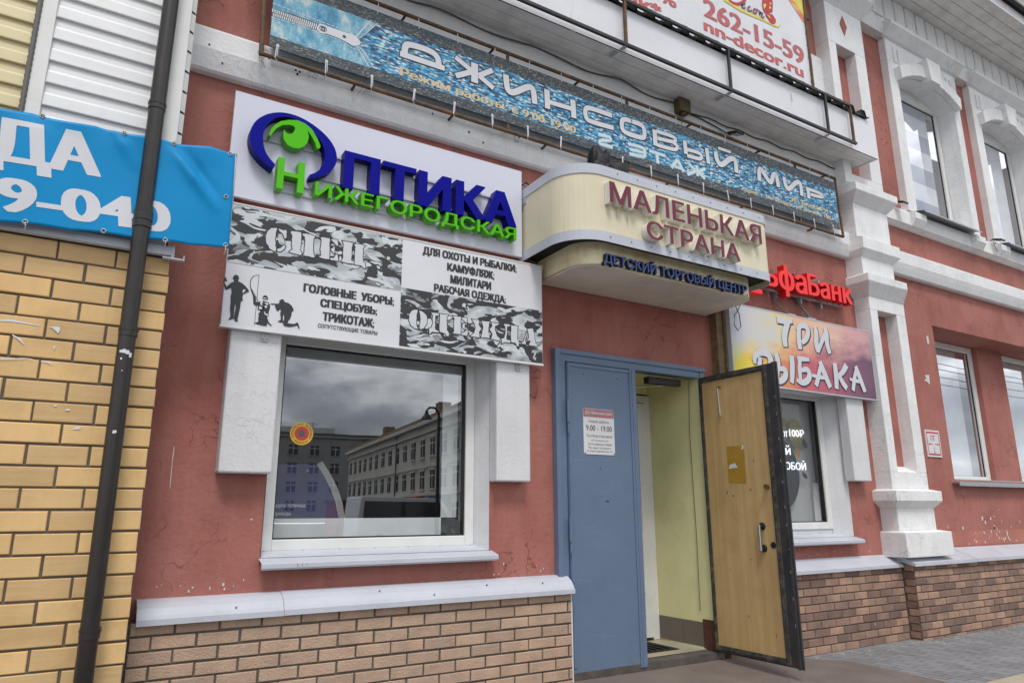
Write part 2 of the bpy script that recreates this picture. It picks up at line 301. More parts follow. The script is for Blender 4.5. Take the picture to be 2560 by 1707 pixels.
# ------------------------------------------------------------------ builders
class MB:
    def __init__(s): s.v = []; s.f = []; s.mi = []; s.t = []
    def add(s, vs, fs, mi=0, t=.5):
        o = len(s.v); s.v += [tuple(v) for v in vs]
        for f in fs: s.f.append(tuple(i+o for i in f)); s.mi.append(mi); s.t.append(t)
    def box(s, x0, x1, y0, y1, z0, z1, mi=0, t=.5):
        s.add([(x0, y0, z0), (x1, y0, z0), (x1, y1, z0), (x0, y1, z0), (x0, y0, z1), (x1, y0, z1), (x1, y1, z1), (x0, y1, z1)],
              [(0, 1, 5, 4), (1, 2, 6, 5), (2, 3, 7, 6), (3, 0, 4, 7), (4, 5, 6, 7), (3, 2, 1, 0)], mi, t); return s
    def brick(s, x0, x1, y0, y1, z0, z1, c=.004, t=.5):
        s.add([(x0+c, y0, z0+c), (x1-c, y0, z0+c), (x1-c, y0, z1-c), (x0+c, y0, z1-c), (x0, y0+c, z0), (x1, y0+c, z0), (x1, y0+c, z1), (x0, y0+c, z1), (x0, y1, z0), (x1, y1, z0), (x1, y1, z1), (x0, y1, z1)],
              [(0, 1, 2, 3), (4, 5, 1, 0), (5, 6, 2, 1), (6, 7, 3, 2), (7, 4, 0, 3), (8, 9, 5, 4), (9, 10, 6, 5), (10, 11, 7, 6), (11, 8, 4, 7)], 0, t)
    def prism(s, pts, y0, y1, mi=0, side=None):     # outline in (x, z), front face at y0
        a = sum(pts[i][0]*pts[(i+1) % len(pts)][1]-pts[(i+1) % len(pts)][0]*pts[i][1] for i in range(len(pts)))
        if a < 0: pts = pts[::-1]
        n = len(pts); tri = fill(pts)
        s.add([(x, y0, z) for x, z in pts]+[(x, y1, z) for x, z in pts], [], mi)
        o = len(s.v)-2*n
        for f in tri: s.f.append(tuple(i+o for i in f)); s.mi.append(mi); s.t.append(.5)
        for f in tri: s.f.append(tuple(i+o+n for i in f[::-1])); s.mi.append(mi); s.t.append(.5)
        for i in range(n):
            j = (i+1) % n; s.f.append((o+j, o+i, o+n+i, o+n+j)); s.mi.append(mi if side is None else side); s.t.append(.5)
        return s
    def flat(s, pts, y, mi=0):
        a = sum(pts[i][0]*pts[(i+1) % len(pts)][1]-pts[(i+1) % len(pts)][0]*pts[i][1] for i in range(len(pts)))
        if a < 0: pts = pts[::-1]
        s.add([(x, y, z) for x, z in pts], fill(pts), mi); return s
    def rect(s, x0, x1, z0, z1, y, mi=0): s.add([(x0, y, z0), (x1, y, z0), (x1, y, z1), (x0, y, z1)], [(0, 1, 2, 3)], mi); return s
    def extx(s, prof, x0, x1, mi=0):                # profile in (y, z), swept along x
        n = len(prof); s.add([(x0, y, z) for y, z in prof]+[(x1, y, z) for y, z in prof], [(i, (i+1) % n, n+(i+1) % n, n+i) for i in range(n)]+[tuple(range(n))[::-1], tuple(range(n, 2*n))], mi); return s
    def tube(s, pts, r, n=8, mi=0, cap=True):
        pts = [Vector(p) for p in pts]; rings = []
        for i, p in enumerate(pts):
            d = (pts[min(i+1, len(pts)-1)]-pts[max(i-1, 0)]).normalized()
            a = d.cross(Vector((0, 0, 1)) if abs(d.z) < .9 else Vector((1, 0, 0))).normalized(); b = d.cross(a)
            rr = r[i] if isinstance(r, (list, tuple)) else r
            rings.append([p+a*math.cos(2*math.pi*k/n)*rr+b*math.sin(2*math.pi*k/n)*rr for k in range(n)])
        vs = [v for ring in rings for v in ring]; fs = []
        for i in range(len(pts)-1):
            for k in range(n): fs.append((i*n+k, (i+1)*n+k, (i+1)*n+(k+1) % n, i*n+(k+1) % n))
        if cap: fs += [tuple(range(n)), tuple(range((len(pts)-1)*n, len(pts)*n))[::-1]]
        s.add(vs, fs, mi); return s
    def disc(s, x, z, rx, rz, y, n=24, mi=0): s.add([(x+math.cos(2*math.pi*k/n)*rx, y, z+math.sin(2*math.pi*k/n)*rz) for k in range(n)], [tuple(range(n))], mi); return s
    def plan(s, pts, z0, z1, mi=0, cap=True):       # outline in (x, y) extruded upward, closed at both ends
        n = len(pts); s.add([(x, y, z0) for x, y in pts]+[(x, y, z1) for x, y in pts], [(i, (i+1) % n, n+(i+1) % n, n+i) for i in range(n)]+([tuple(range(n))[::-1], tuple(range(n, 2*n))] if cap else []), mi); return s
    def stroke(s, pts, w, y, mi=0, smooth=0, step=.0003):
        P = [Vector((p[0], p[1])) for p in pts]
        W_ = list(w) if isinstance(w, (list, tuple)) else [w]*len(P)
        for _ in range(smooth):
            Q = [P[0]]; V = [W_[0]]
            for i in range(len(P)-1):
                Q += [P[i]*.75+P[i+1]*.25, P[i]*.25+P[i+1]*.75]; V += [W_[i]*.75+W_[i+1]*.25, W_[i]*.25+W_[i+1]*.75]
            Q.append(P[-1]); V.append(W_[-1]); P, W_ = Q, V
        vs = []
        for i, p in enumerate(P):
            a = (P[i]-P[i-1]).normalized() if i else None; b = (P[i+1]-P[i]).normalized() if i < len(P)-1 else None
            if a is None: a = b
            if b is None: b = a
            na = Vector((-a.y, a.x)); nb = Vector((-b.y, b.x)); nn = (na+nb)
            nn = nn.normalized() if nn.length > .01 else na
            k = W_[i]/2/max(.45, nn.dot(na))
            vs += [(p.x+nn.x*k, y, p.y+nn.y*k), (p.x-nn.x*k, y, p.y-nn.y*k)]
        s.add(vs, [(2*i, 2*i+1, 2*i+3, 2*i+2) for i in range(len(P)-1)], mi); return s
    def text(s, body, bl, br, tl, y, depth=0., bold=.0, mi=0, side=None, shear=0., cond=None):
        g = glyphs(body, bold, shear)
        s.put(g, bl, br, tl, y, depth, mi, side); return s
    def put(s, g, bl, br, tl, y, depth, mi=0, side=None, box=None):
        vs, fs, lp = g; x0 = min(v[0] for v in vs); x1 = max(v[0] for v in vs); z0 = min(v[1] for v in vs); z1 = max(v[1] for v in vs)
        if box: x0, x1, z0, z1 = box
        B = Vector(bl); U = Vector(br)-B; V = Vector(tl)-B
        def P(v, yy):
            q = B+U*((v[0]-x0)/(x1-x0))+V*((v[1]-z0)/(z1-z0)); return (q.x, yy, q.y)
        s.add([P(v, y) for v in vs], fs, mi)
        if depth:
            n = len(vs); s.add([P(v, y) for v in vs]+[P(v, y+depth) for v in vs], [(b+(i+1) % c, b+i, b+i+n, b+(i+1) % c+n) for b, c in lp for i in range(c)], mi if side is None else side)
    def build(s, name, mname, parent=None, bevel=0., smooth=False, loc=None):
        me = bpy.data.meshes.new(name)
        if loc is None:
            if parent is not None: loc = Vector(parent['_o'])
            else:
                xs = [v[0] for v in s.v]; ys = [v[1] for v in s.v]; zs = [v[2] for v in s.v]
                loc = Vector(((min(xs)+max(xs))/2, (min(ys)+max(ys))/2, min(zs)))
        loc = Vector(loc)
        me.from_pydata([tuple(Vector(v)-loc) for v in s.v], [], s.f)
        names = mname if isinstance(mname, (list, tuple)) else [mname]
        for n in names: me.materials.append(MATS[n])
        if len(names) > 1: me.polygons.foreach_set('material_index', s.mi)
        if any(abs(t-.5) > 1e-6 for t in s.t):
            at = me.attributes.new('tint', 'FLOAT', 'FACE'); at.data.foreach_set('value', s.t)
        if smooth: me.polygons.foreach_set('use_smooth', [True]*len(s.f))
        me.update()
        o = bpy.data.objects.new(name, me); COL.objects.link(o)
        o['_o'] = tuple(loc)
        if parent is not None:
            o.parent = parent; o.location = loc-Vector(parent['_o'])
        else: o.location = loc
        if bevel:
            b = o.modifiers.new('bevel', 'BEVEL'); b.width = bevel; b.segments = 2; b.limit_method = 'ANGLE'; b.angle_limit = R(40)
        return o
def fill(pts):
    from mathutils.geometry import tessellate_polygon
    return [t if tri_ccw(pts, t) else t[::-1] for t in tessellate_polygon([[Vector((x, z, 0)) for x, z in pts]])]
def tri_ccw(p, t):
    a, b, c = (p[i] for i in t); return (b[0]-a[0])*(c[1]-a[1])-(c[0]-a[0])*(b[1]-a[1]) > 0
import numpy as np
_G = {}; _C = {}; _O = {}
def outline(body):
    if body not in _O:
        cu = bpy.data.curves.new('lettering', 'FONT'); cu.body = body; cu.resolution_u = 5; cu.fill_mode = 'NONE'
        ob = bpy.data.objects.new('lettering', cu); me = bpy.data.meshes.new_from_object(ob)
        vs = [(v.co.x, v.co.y) for v in me.vertices]; es = [tuple(e.vertices) for e in me.edges]
        bpy.data.objects.remove(ob); bpy.data.curves.remove(cu); bpy.data.meshes.remove(me)
        nb = {}
        for a, b in es: nb.setdefault(a, []).append(b); nb.setdefault(b, []).append(a)
        seen = set(); loops = []
        for s in range(len(vs)):
            if s in seen or s not in nb: continue
            lp = [s]; seen.add(s); cur = s
            while True:
                nx = [q for q in sorted(nb[cur], key=lambda q: abs(q-cur)) if q not in seen]
                if not nx: break
                cur = nx[0]; seen.add(cur); lp.append(cur)
            loops.append([vs[i] for i in lp])
        _O[body] = loops
    return _O[body]
def char_mesh(ch, bx_, by_, n):
    """solid outline of one letter, thickened by bx_, by_ (in em) with square corners"""
    if ch in ';:.,!': bx_ *= .45; by_ = 0.
    k = (ch, bx_, by_, n)
    if k in _C: return _C[k]
    loops = outline(ch)
    P = np.array([p for l in loops for p in l]); h = 1./n; pad = max(bx_, by_)+3*h
    x0, y0 = P[:, 0].min()-pad, P[:, 1].min()-pad; nx = int((P[:, 0].max()+pad-x0)/h)+2; ny = int((P[:, 1].max()+pad-y0)/h)+2
    X, Y = np.meshgrid(x0+h*np.arange(nx), y0+h*np.arange(ny)); X = X+1e-7; Y = Y+1.3e-7
    D = np.full(X.shape, 9.); Wn = np.zeros(X.shape)
    for l in loops:
        for (ax, ay), (bx2, by2) in zip(l, l[1:]+l[:1]):
            dx, dy = bx2-ax, by2-ay; L2 = dx*dx+dy*dy
            if L2 < 1e-14: continue
            t = np.clip(((X-ax)*dx+(Y-ay)*dy)/L2, 0, 1); D = np.minimum(D, np.hypot(X-ax-t*dx, Y-ay-t*dy))
            if dy != 0:
                up = (ay <= Y) & (by2 > Y); dn = (by2 <= Y) & (ay > Y); side = dx*(Y-ay)-(X-ax)*dy
                Wn += np.where(up & (side > 0), 1, 0)-np.where(dn & (side < 0), 1, 0)
    F = np.where(Wn != 0, D, -D)
    for ax_, r in ((1, int(round(bx_/h))), (0, int(round(by_/h)))):
        G = F.copy()
        for s in range(1, r+1):
            for sg in (s, -s): G = np.maximum(G, np.roll(F, sg, ax_))
        F = G
    # contour of F = 0
    seg = {}
    S = F > 0
    def ex(i, j): t = F[j, i]/(F[j, i]-F[j, i+1]); return (x0+h*(i+t), y0+h*j)
    def ey(i, j): t = F[j, i]/(F[j, i]-F[j+1, i]); return (x0+h*i, y0+h*(j+t))
    code = S[:-1, :-1]*1+S[:-1, 1:]*2+S[1:, 1:]*4+S[1:, :-1]*8
    T = {1: 'LB', 2: 'BR', 3: 'LR', 4: 'RT', 6: 'BT', 7: 'LT', 8: 'TL', 9: 'TB', 11: 'TR', 12: 'RL', 13: 'RB', 14: 'BL'}
    pts = {}
    for j, i in zip(*np.nonzero((code > 0) & (code < 15))):
        c = int(code[j, i])
        prs = ['LB', 'RT'] if c == 5 else (['BR', 'TL'] if c == 10 else [T[c]])
        K = {'L': ('y', i, j), 'R': ('y', i+1, j), 'B': ('x', i, j), 'T': ('x', i, j+1)}
        for p in prs:
            a, b = K[p[0]], K[p[1]]; seg.setdefault(a, []).append(b)
            for q in (a, b):
                if q not in pts: pts[q] = ex(q[1], q[2]) if q[0] == 'x' else ey(q[1], q[2])
    out = []
    while seg:
        s = next(iter(seg)); lp = [s]; cur = s
        while True:
            nl = seg.get(cur)
            if not nl: break
            nx_ = nl.pop()
            if not nl: del seg[cur]
            if nx_ == s: break
            lp.append(nx_); cur = nx_
        q = simplify([pts[v] for v in lp], .0022)
        if len(q) > 2: out.append(q)
    from mathutils.geometry import tessellate_polygon
    def area(l): return sum(l[i][0]*l[(i+1) % len(l)][1]-l[(i+1) % len(l)][0]*l[i][1] for i in range(len(l)))/2
    def inside(p, l):
        c = False
        for i in range(len(l)):
            a, b = l[i], l[(i+1) % len(l)]
            if (a[1] > p[1]) != (b[1] > p[1]) and p[0] < (b[0]-a[0])*(p[1]-a[1])/(b[1]-a[1])+a[0]: c = not c
        return c
    out.sort(key=lambda l: -abs(area(l))); par = []
    for i, l in enumerate(out):
        host = [j for j in range(i) if inside(l[0], out[j])]; par.append(host)
    flat = []; tris = []; order = []
    for i, l in enumerate(out):
        if len(par[i]) % 2: continue
        grp = [l]+[out[j] for j in range(len(out)) if len(par[j]) == len(par[i])+1 and i in par[j]]
        b = len(flat); fl_ = [p for g in grp for p in g]; flat += fl_; order += grp
        for t in tessellate_polygon([[Vector((x, y, 0)) for x, y in g] for g in grp]):
            t = tuple(t) if tri_ccw(fl_, t) else tuple(t[::-1]); tris.append(tuple(q+b for q in t))
    out = order
    _C[k] = (flat, tris, out); return _C[k]
def simplify(p, tol):
    if len(p) < 6: return p
    def rdp(a):
        if len(a) < 3: return a
        (ax, ay), (bx2, by2) = a[0], a[-1]; dx, dy = bx2-ax, by2-ay; L_ = math.hypot(dx, dy) or 1e-9
        ds = [abs((q[0]-ax)*dy-(q[1]-ay)*dx)/L_ for q in a[1:-1]]; m_ = max(ds)
        if m_ < tol: return [a[0], a[-1]]
        i = ds.index(m_)+1; return rdp(a[:i+1])[:-1]+rdp(a[i:])
    h_ = len(p)//2; return rdp(p[:h_+1])[:-1]+rdp(p[h_:]+[p[0]])[:-1]
def origins(body):
    o = []
    for i, ch in enumerate(body):
        if ch == ' ': o.append(None); continue
        o.append(max(v[0] for l in outline(body[:i+1]) for v in l)-max(v[0] for l in outline(ch) for v in l))
    return o
def glyphs(body, bold=0., shear=0., n=110):
    k = (body, bold, n)
    if k not in _G:
        vs = []; fs = []; lp = []
        for ch, o in zip(body, origins(body)):
            if o is None: continue
            c = char_mesh(ch, bold, bold*.25, n); b = len(vs); vs += [(x+o, y) for x, y in c[0]]; fs += [tuple(i+b for i in f) for f in c[1]]
            for l in c[2]: lp.append((b, len(l))); b += len(l)
        _G[k] = (vs, fs, lp)
    return _G[k]
def letters(body, bl, br, tl, y, depth, bold, mats, parent, name='letter', shear=0., n=170):
    g = glyphs(body, bold, 0, n); xs = [v[0] for v in g[0]]; zs = [v[1] for v in g[0]]; box = (min(xs), max(xs), min(zs), max(zs))
    out = []
    for ch, o in zip(body, origins(body)):
        if o is None: continue
        c = char_mesh(ch, bold, bold*.25, n); lp = []; b = 0
        for l in c[2]: lp.append((b, len(l))); b += len(l)
        mb = MB(); mb.put(([(x+o, z) for x, z in c[0]], c[1], lp), bl, br, tl, y, depth, 0, 1, box)
        out.append(mb.build(name, mats, parent))
    return out
def tag(o, label=None, cat=None, group=None, kind=None):
    if label: o['label'] = label
    if cat: o['category'] = cat
    if group: o['group'] = group
    if kind: o['kind'] = kind
    return o
def thing(name, loc, label, cat, group=None):
    o = bpy.data.objects.new(name, None); COL.objects.link(o); o.location = loc; o['_o'] = tuple(loc); o.empty_display_size = .1
    return tag(o, label, cat, group)
def copy_tree(o, d, parent=None):
    c = o.copy(); COL.objects.link(c); c['_o'] = tuple(Vector(o['_o'])+Vector(d))
    if parent is not None: c.parent = parent
    else: c.location = Vector(o.location)+Vector(d)
    for ch in list(o.children): copy_tree(ch, d, c)
    return c
def bricks(mb, x0, x1, z0, z1, y, yb, L_, H, j, off=0., shift=.5, seed=1, ch=.004):
    rr = random.Random(seed); row = 0; z = z1
    while z > z0:
        b = max(z-H+j, z0); x = x0-((row*shift+off) % 1.)*L_
        while x < x1:
            a, e = max(x, x0)+j/2, min(x+L_, x1)-j/2
            if e-a > .02:
                dz = rr.uniform(-.002, .002); mb.brick(a+rr.uniform(-.002, .002), e+rr.uniform(-.002, .002), y+rr.uniform(0, .004), yb, b+dz, z+dz, ch, rr.random())
            x += L_
        z -= H; row += 1
    return mb
def lerp(a, b, t): return (a[0]+(b[0]-a[0])*t, a[1]+(b[1]-a[1])*t)
def arc(cx, cy, r, a0, a1, n=8): return [(cx+r*math.cos(R(a0+(a1-a0)*k/n)), cy+r*math.sin(R(a0+(a1-a0)*k/n))) for k in range(n+1)]

# ------------------------------------------------------------------ ground
g = MB().add([(-80, -80, 0), (80, -80, 0), (80, 40, 0), (-80, 40, 0)], [(0, 1, 2, 3)])
mb = MB(); mb.add([(-90, -90, -.14), (90, -90, -.14), (90, -6.6, -.14), (-90, -6.6, -.14)], [(0, 1, 2, 3)])
tag(mb.build('road', 'asphalt', loc=(0, 0, 0)), 'grey asphalt road running past the pavement', 'road', kind='structure')
mb = MB(); mb.box(-90, 90, -6.6, .0, -.3, .02)
tag(mb.build('pavement', 'pavers', loc=(0, 0, 0)), 'pavement of small grey concrete pavers along the brick plinth', 'pavement', kind='structure')
mb = MB(); mb.box(-90, 90, -6.75, -6.6, -.3, .03)
tag(mb.build('kerb', 'concrete', loc=(0, 0, 0)), 'concrete kerb between the pavement and the road', 'kerb', kind='structure')
mb = MB()
for i in range(60):
    mb.brick(5.2+i*.4+.004, 5.6+i*.4-.004, -2.02, -1.62, .0, .028, .0, rnd.random())
    x = 5.2+i*.4; mb.add([(x+.004, -2.02, .0285), (x+.396, -2.02, .0285), (x+.396, -1.62, .0285), (x+.004, -1.62, .0285)], [(0, 1, 2, 3)])
tag(mb.build('paving_strip', 'tactile_tile', loc=(0, 0, 0)), 'strip of pale sandy guide tiles set in the grey pavement', 'paving', kind='structure')
mb = MB()
slab = [(3.0, -.10), (5.62, -.10), (6.35, -.62), (6.28, -1.7), (2.6, -1.9)]
n = len(slab); zt = [.115, .105, .06, .05, .075]
mb.add([(x, y, zt[i]) for i, (x, y) in enumerate(slab)]+[(x, y, .0) for x, y in slab], [tuple(range(n))[::-1]]+[(i, (i+1) % n, n+(i+1) % n, n+i) for i in range(n)])
tag(mb.build('concrete_step', 'concrete', loc=(0, 0, 0)), 'low worn brown concrete step in front of the open doorway', 'step', kind='structure')

mb = MB()
for k in range(420):
    x = rnd.uniform(5.4, 14); y = -.14-abs(rnd.gauss(0, .16))-(.15 if x > 8.1 else 0); r_ = rnd.uniform(.004, .013); a = rnd.uniform(0, 6.28)
    mb.add([(x+r_*math.cos(a+q*1.57)*rnd.uniform(.6, 1.4), y+r_*math.sin(a+q*1.57), .0205) for q in range(4)]+[(x, y, .0205+r_*.6)], [(0, 1, 4), (1, 2, 4), (2, 3, 4), (3, 0, 4)])
tag(mb.build('grit', 'tactile_tile', loc=(0, 0, 0)), 'pale grit and crumbs lying along the foot of the brick plinth', 'grit', kind='stuff')

# ------------------------------------------------------------------ the red shop building
B = thing('shop_building', (4, 0, 0), 'old two storey red plastered building with white mouldings and brick plinth', 'building')
xs = [-3, 1.10, 2.83, 3.46, 5.27, 6.06, 7.52, 9.65, 9.80, 11.2, 12.02, 13.57, 14.6, 18]
zs = [0, .13, 1.085, 1.80, 2.76, 2.80, 3.88, 5.46, 7.84, 9.3]
holes = [(1.10, 2.83, 1.085, 2.76), (3.46, 5.27, 0, 2.80), (6.06, 7.52, 1.085, 2.76), (9.80, 14.6, 1.80, 3.88), (9.65, 11.2, 5.46, 7.84), (12.02, 13.57, 5.46, 7.84)]
mb = MB()
for i in range(len(xs)-1):
    for k in range(len(zs)-1):
        cx, cz = (xs[i]+xs[i+1])/2, (zs[k]+zs[k+1])/2
        if any(a < cx < b and c < cz < d for a, b, c, d in holes): continue
        mb.rect(xs[i], xs[i+1], zs[k], zs[k+1], 0.)
wall = mb.build('wall', 'red_plaster', B)
mb = MB(); mb.add([(-3, 6, 0), (18, 6, 0), (18, 6, 9.3), (-3, 6, 9.3)], [(3, 2, 1, 0)]); mb.add([(-3, 0, 0), (-3, 6, 0), (-3, 6, 9.3), (-3, 0, 9.3)], [(0, 1, 2, 3)]); mb.add([(18, 0, 0), (18, 6, 0), (18, 6, 9.3), (18, 0, 9.3)], [(3, 2, 1, 0)])
mb.build('rear_wall', 'red_plaster', B)
mb = MB(); mb.rect(9.32, 18, .98, 1.16, -.003)
mb.build('wall_base', 'red_plaster_chipped', B)
def flakes(n_, fx, fz, smin, smax):
    mb = MB()
    for k in range(n_):
        x, z = fx(), fz(); a0 = rnd.uniform(0, 6.28); r_ = rnd.uniform(smin, smax); m_ = rnd.randint(5, 8); el = rnd.uniform(.4, 1.)
        mb.flat([(x+math.cos(a0+q*6.283/m_)*r_*rnd.uniform(.45, 1.)*el, z+math.sin(a0+q*6.283/m_)*r_*rnd.uniform(.5, 1.2)) for q in range(m_)], -.0045)
    return mb
fm = flakes(46, lambda: rnd.choice((rnd.gauss(10.2, .3), rnd.gauss(10.8, .25), rnd.uniform(9.3, 12.6))), lambda: min(1.6, 1.0+abs(rnd.gauss(0, .22))), .008, .034)
fm.v += []; fm.flat([(9.432, 3.148), (9.538, 3.166), (9.527, 3.027), (9.463, 3.069), (9.396, 3.072), (9.455, 3.106)], -.005); fm.flat([(9.604, 3.699), (9.653, 3.715), (9.658, 3.597), (9.603, 3.600)], -.005)
fm.build('paint_chip', 'chip_white', wall)
fm = flakes(26, lambda: rnd.choice((rnd.uniform(.45, 1.1), rnd.uniform(2.85, 3.4), rnd.uniform(5.3, 8.0))), lambda: .935+abs(rnd.gauss(0, .03)), .004, .014); fm.build('paint_chip', 'chip_white', wall)
fm = flakes(40, lambda: rnd.uniform(8.95, 9.42), lambda: rnd.uniform(5.7, 7.9), .006, .022); fm.build('paint_chip', 'chip_dark', wall)
mb = MB(); mb.stroke([(0.516, 1.828), (0.515, 1.786), (0.514, 1.735), (0.516, 1.623), (0.517, 1.562)], [.004, .008, .004, .006, .003], -.0045); mb.build('white_drip', 'chip_white', wall)

# plinth, left of the door
mb = MB(); bricks(mb, .37, 3.53, .0, .79, -.125, .0, .250, .0825, .013, seed=3, off=.02)
pl = mb.build('brick_plinth', 'brown_brick', B)
mb = MB(); mb.box(.36, 3.522, -.112, .05, 0, .79); mb.build('mortar', 'mortar_grey', pl)
mb = MB(); mb.box(3.522, 3.534, -.121, -.0, 0, .77); mb.build('edge_render', 'white_block', pl)
prof = [(.02, .912), (-.03, .909), (-.075, .893), (-.115, .866), (-.145, .828), (-.152, .812), (-.163, .808), (-.163, .775), (-.155, .775), (.02, .85)]
mb = MB(); mb.extx(prof, .40, 1.24); mb.extx([(y-.002, z+.002) for y, z in prof], 1.242, 3.535)
capl = mb.build('plinth_cap', 'white_metal', B)
mb = MB()
for x, y, z in ((.95, -.135, .84), (1.9, -.10, .88), (2.75, -.11, .875), (3.25, -.12, .865), (2.3, -.14, .835)): mb.tube([(x, y-.008, z+.006), (x, y+.02, z-.01)], .0055, 8)
mb.build('rivet', 'cable_grey', capl)
# plinth, right of the door, and the step out under the pilaster
mb = MB(); bricks(mb, 5.30, 8.17, .0, .80, -.125, .0, .235, .0790, .012, seed=5, off=.3); bricks(mb, 8.17, 18, .0, .83, -.262, .0, .235, .0790, .012, seed=8, off=.1)
z = .82
k = 0
while z > .02:
    a = -.25 if k % 2 else -.145
    for y0, y1 in ((-.262, a), (a, -.125)):
        if y1-y0 > .02: mb.add([(8.165, y0+.004, z-.067), (8.165, y1-.004, z-.067), (8.165, y1-.004, z), (8.165, y0+.004, z)], [(3, 2, 1, 0)], 0, rnd.random())
    z -= .079; k += 1
pr = mb.build('brick_plinth', 'brown_brick_mixed', B)
mb = MB(); mb.box(5.30, 8.18, -.113, .05, 0, .80); mb.box(8.172, 18, -.250, .05, 0, .82); mb.build('mortar', 'mortar_grey', pr)
mb = MB()
mb.extx([(.02, .935), (-.155, .825), (-.163, .822), (-.163, .79), (.02, .86)], 5.30, 8.13)
mb.extx([(.02, .965), (-.29, .845), (-.302, .842), (-.302, .805), (.02, .88)], 8.13, 9.45); mb.extx([(.02, .968), (-.29, .849), (-.304, .846), (-.304, .808), (.02, .883)], 9.452, 13.0); mb.extx([(.02, .965), (-.29, .845), (-.302, .842), (-.302, .805), (.02, .88)], 13.0, 18)
mb.build('plinth_cap', 'white_metal', B)

# string course between the storeys
prof = [(.02, 4.86), (-.115, 4.80), (-.12, 4.785), (-.12, 4.635), (-.10, 4.57), (-.075, 4.50), (-.055, 4.485), (.02, 4.485)]
mb = MB(); mb.extx(prof, -1, 7.97); sc_ = mb.build('string_course', 'white_plaster', B)
mb = MB(); mb.extx([(y*1.0, z-.02) for y, z in prof], 8.66, 18); mb.build('string_course', 'white_plaster', B)
mb = MB()
for x, z in ((.86, 4.70), (1.06, 4.67), (1.09, 4.665), (1.075, 4.64), (1.9, 4.71), (2.55, 4.60), (2.7, 4.55), (3.05, 4.69), (3.6, 4.72), (2.2, 4.66), (4.9, 4.7), (5.7, 4.66), (6.6, 4.7), (.45, 4.66), (.55, 4.56)):
    yy = -.1225 if z > 4.63 else -.10-(z-4.57)*.33-.003
    mb.tube([(x, yy+.01, z), (x, yy-.001, z)], rnd.uniform(.006, .010), 10)
mb.build('drill_hole', 'dark_inside', sc_)
mb = MB(); mb.box(3.005, 3.045, -.127, -.12, 4.64, 4.71); mb.build('fixing_plate', 'galvanized', sc_)
# white frieze behind the banner and above it
mb = MB(); mb.extx([(.02, 5.34), (-.03, 5.34), (-.06, 5.40), (-.06, 7.3), (.02, 7.3)], .95, 7.97); mb.build('frieze', 'white_plaster', B)

# lower pilaster
mb = MB()
def pb(x0, x1, y, z0, z1): mb.box(x0, x1, y, .02, z0, z1)
def slope(x0, x1, ya, xa0, xa1, yb, z0, z1):       # frustum from (x0..x1, ya) at z0 to (xa0..xa1, yb) at z1
    mb.add([(x0, ya, z0), (x1, ya, z0), (x1, .02, z0), (x0, .02, z0), (xa0, yb, z1), (xa1, yb, z1), (xa1, .02, z1), (xa0, .02, z1)], [(0, 1, 5, 4), (1, 2, 6, 5), (2, 3, 7, 6), (3, 0, 4, 7), (4, 5, 6, 7), (3, 2, 1, 0)])
pb(8.02, 8.98, -.30, .90, 1.17); slope(8.02, 8.98, -.30, 8.07, 8.86, -.21, 1.17, 1.19)
pb(8.07, 8.84, -.205, 1.19, 1.44); slope(8.07, 8.84, -.205, 7.96, 8.90, -.29, 1.44, 1.52); pb(7.96, 8.90, -.29, 1.52, 1.635); slope(7.96, 8.90, -.29, 8.05, 8.80, -.20, 1.635, 1.66)
pb(8.05, 8.80, -.20, 1.66, 1.85); pb(8.05, 8.20, -.20, 1.85, 3.81); pb(8.61, 8.80, -.20, 1.85, 3.81); pb(8.05, 8.80, -.20, 3.81, 3.97)
mb.add([(8.20, -.20, 1.85), (8.61, -.20, 1.85), (8.61, -.04, 1.93), (8.20, -.04, 1.93)], [(0, 1, 2, 3)])
slope(8.05, 8.80, -.20, 7.93, 8.76, -.30, 3.97, 4.13); pb(7.93, 8.76, -.30, 4.13, 4.225); slope(7.93, 8.76, -.30, 7.97, 8.64, -.22, 4.225, 4.25)
pb(7.97, 8.64, -.22, 4.25, 4.47); slope(7.97, 8.64, -.22, 7.93, 8.72, -.29, 4.47, 4.55); pb(7.93, 8.72, -.29, 4.55, 4.70); slope(7.93, 8.72, -.29, 7.93, 8.68, -.22, 4.70, 4.73)
pb(7.93, 8.66, -.22, 4.73, 5.17); slope(7.93, 8.66, -.22, 7.86, 8.76, -.33, 5.17, 5.30); pb(7.86, 8.76, -.33, 5.30, 5.40); slope(7.86, 8.76, -.33, 7.87, 8.70, -.21, 5.40, 5.45)
pila = mb.build('pilaster', 'white_old_plaster', B, bevel=.006)
mb = MB(); mb.rect(8.20, 8.61, 1.93, 3.81, -.042); mb.build('inset_panel', 'red_plaster', pila)
# upper pilaster
mb = MB()
pb(7.87, 8.69, -.20, 5.45, 5.60); pb(7.87, 8.03, -.20, 5.60, 7.51); pb(8.455, 8.69, -.20, 5.60, 7.51); pb(7.87, 8.69, -.20, 7.51, 8.12)
slope(7.87, 8.69, -.20, 7.8, 8.8, -.36, 8.12, 8.32); pb(7.80, 8.80, -.36, 8.32, 8.75)
up = mb.build('pilaster', 'white_plaster', B, bevel=.006)
mb = MB(); mb.rect(8.03, 8.455, 5.60, 7.51, -.045); mb.build('inset_panel', 'red_plaster', up)
mb = MB(); mb.flat([(8.252, 8.027), (8.335, 7.87), (8.252, 7.698), (8.165, 7.862)], -.203); mb.build('diamond', 'red_plaster', up)
# sill course of the upper floor
mb = MB(); mb.extx([(.02, 5.47), (-.09, 5.44), (-.10, 5.42), (-.10, 5.24), (-.03, 5.20), (.02, 5.20)], 8.66, 18); mb.build('sill_course', 'white_old_plaster', B)

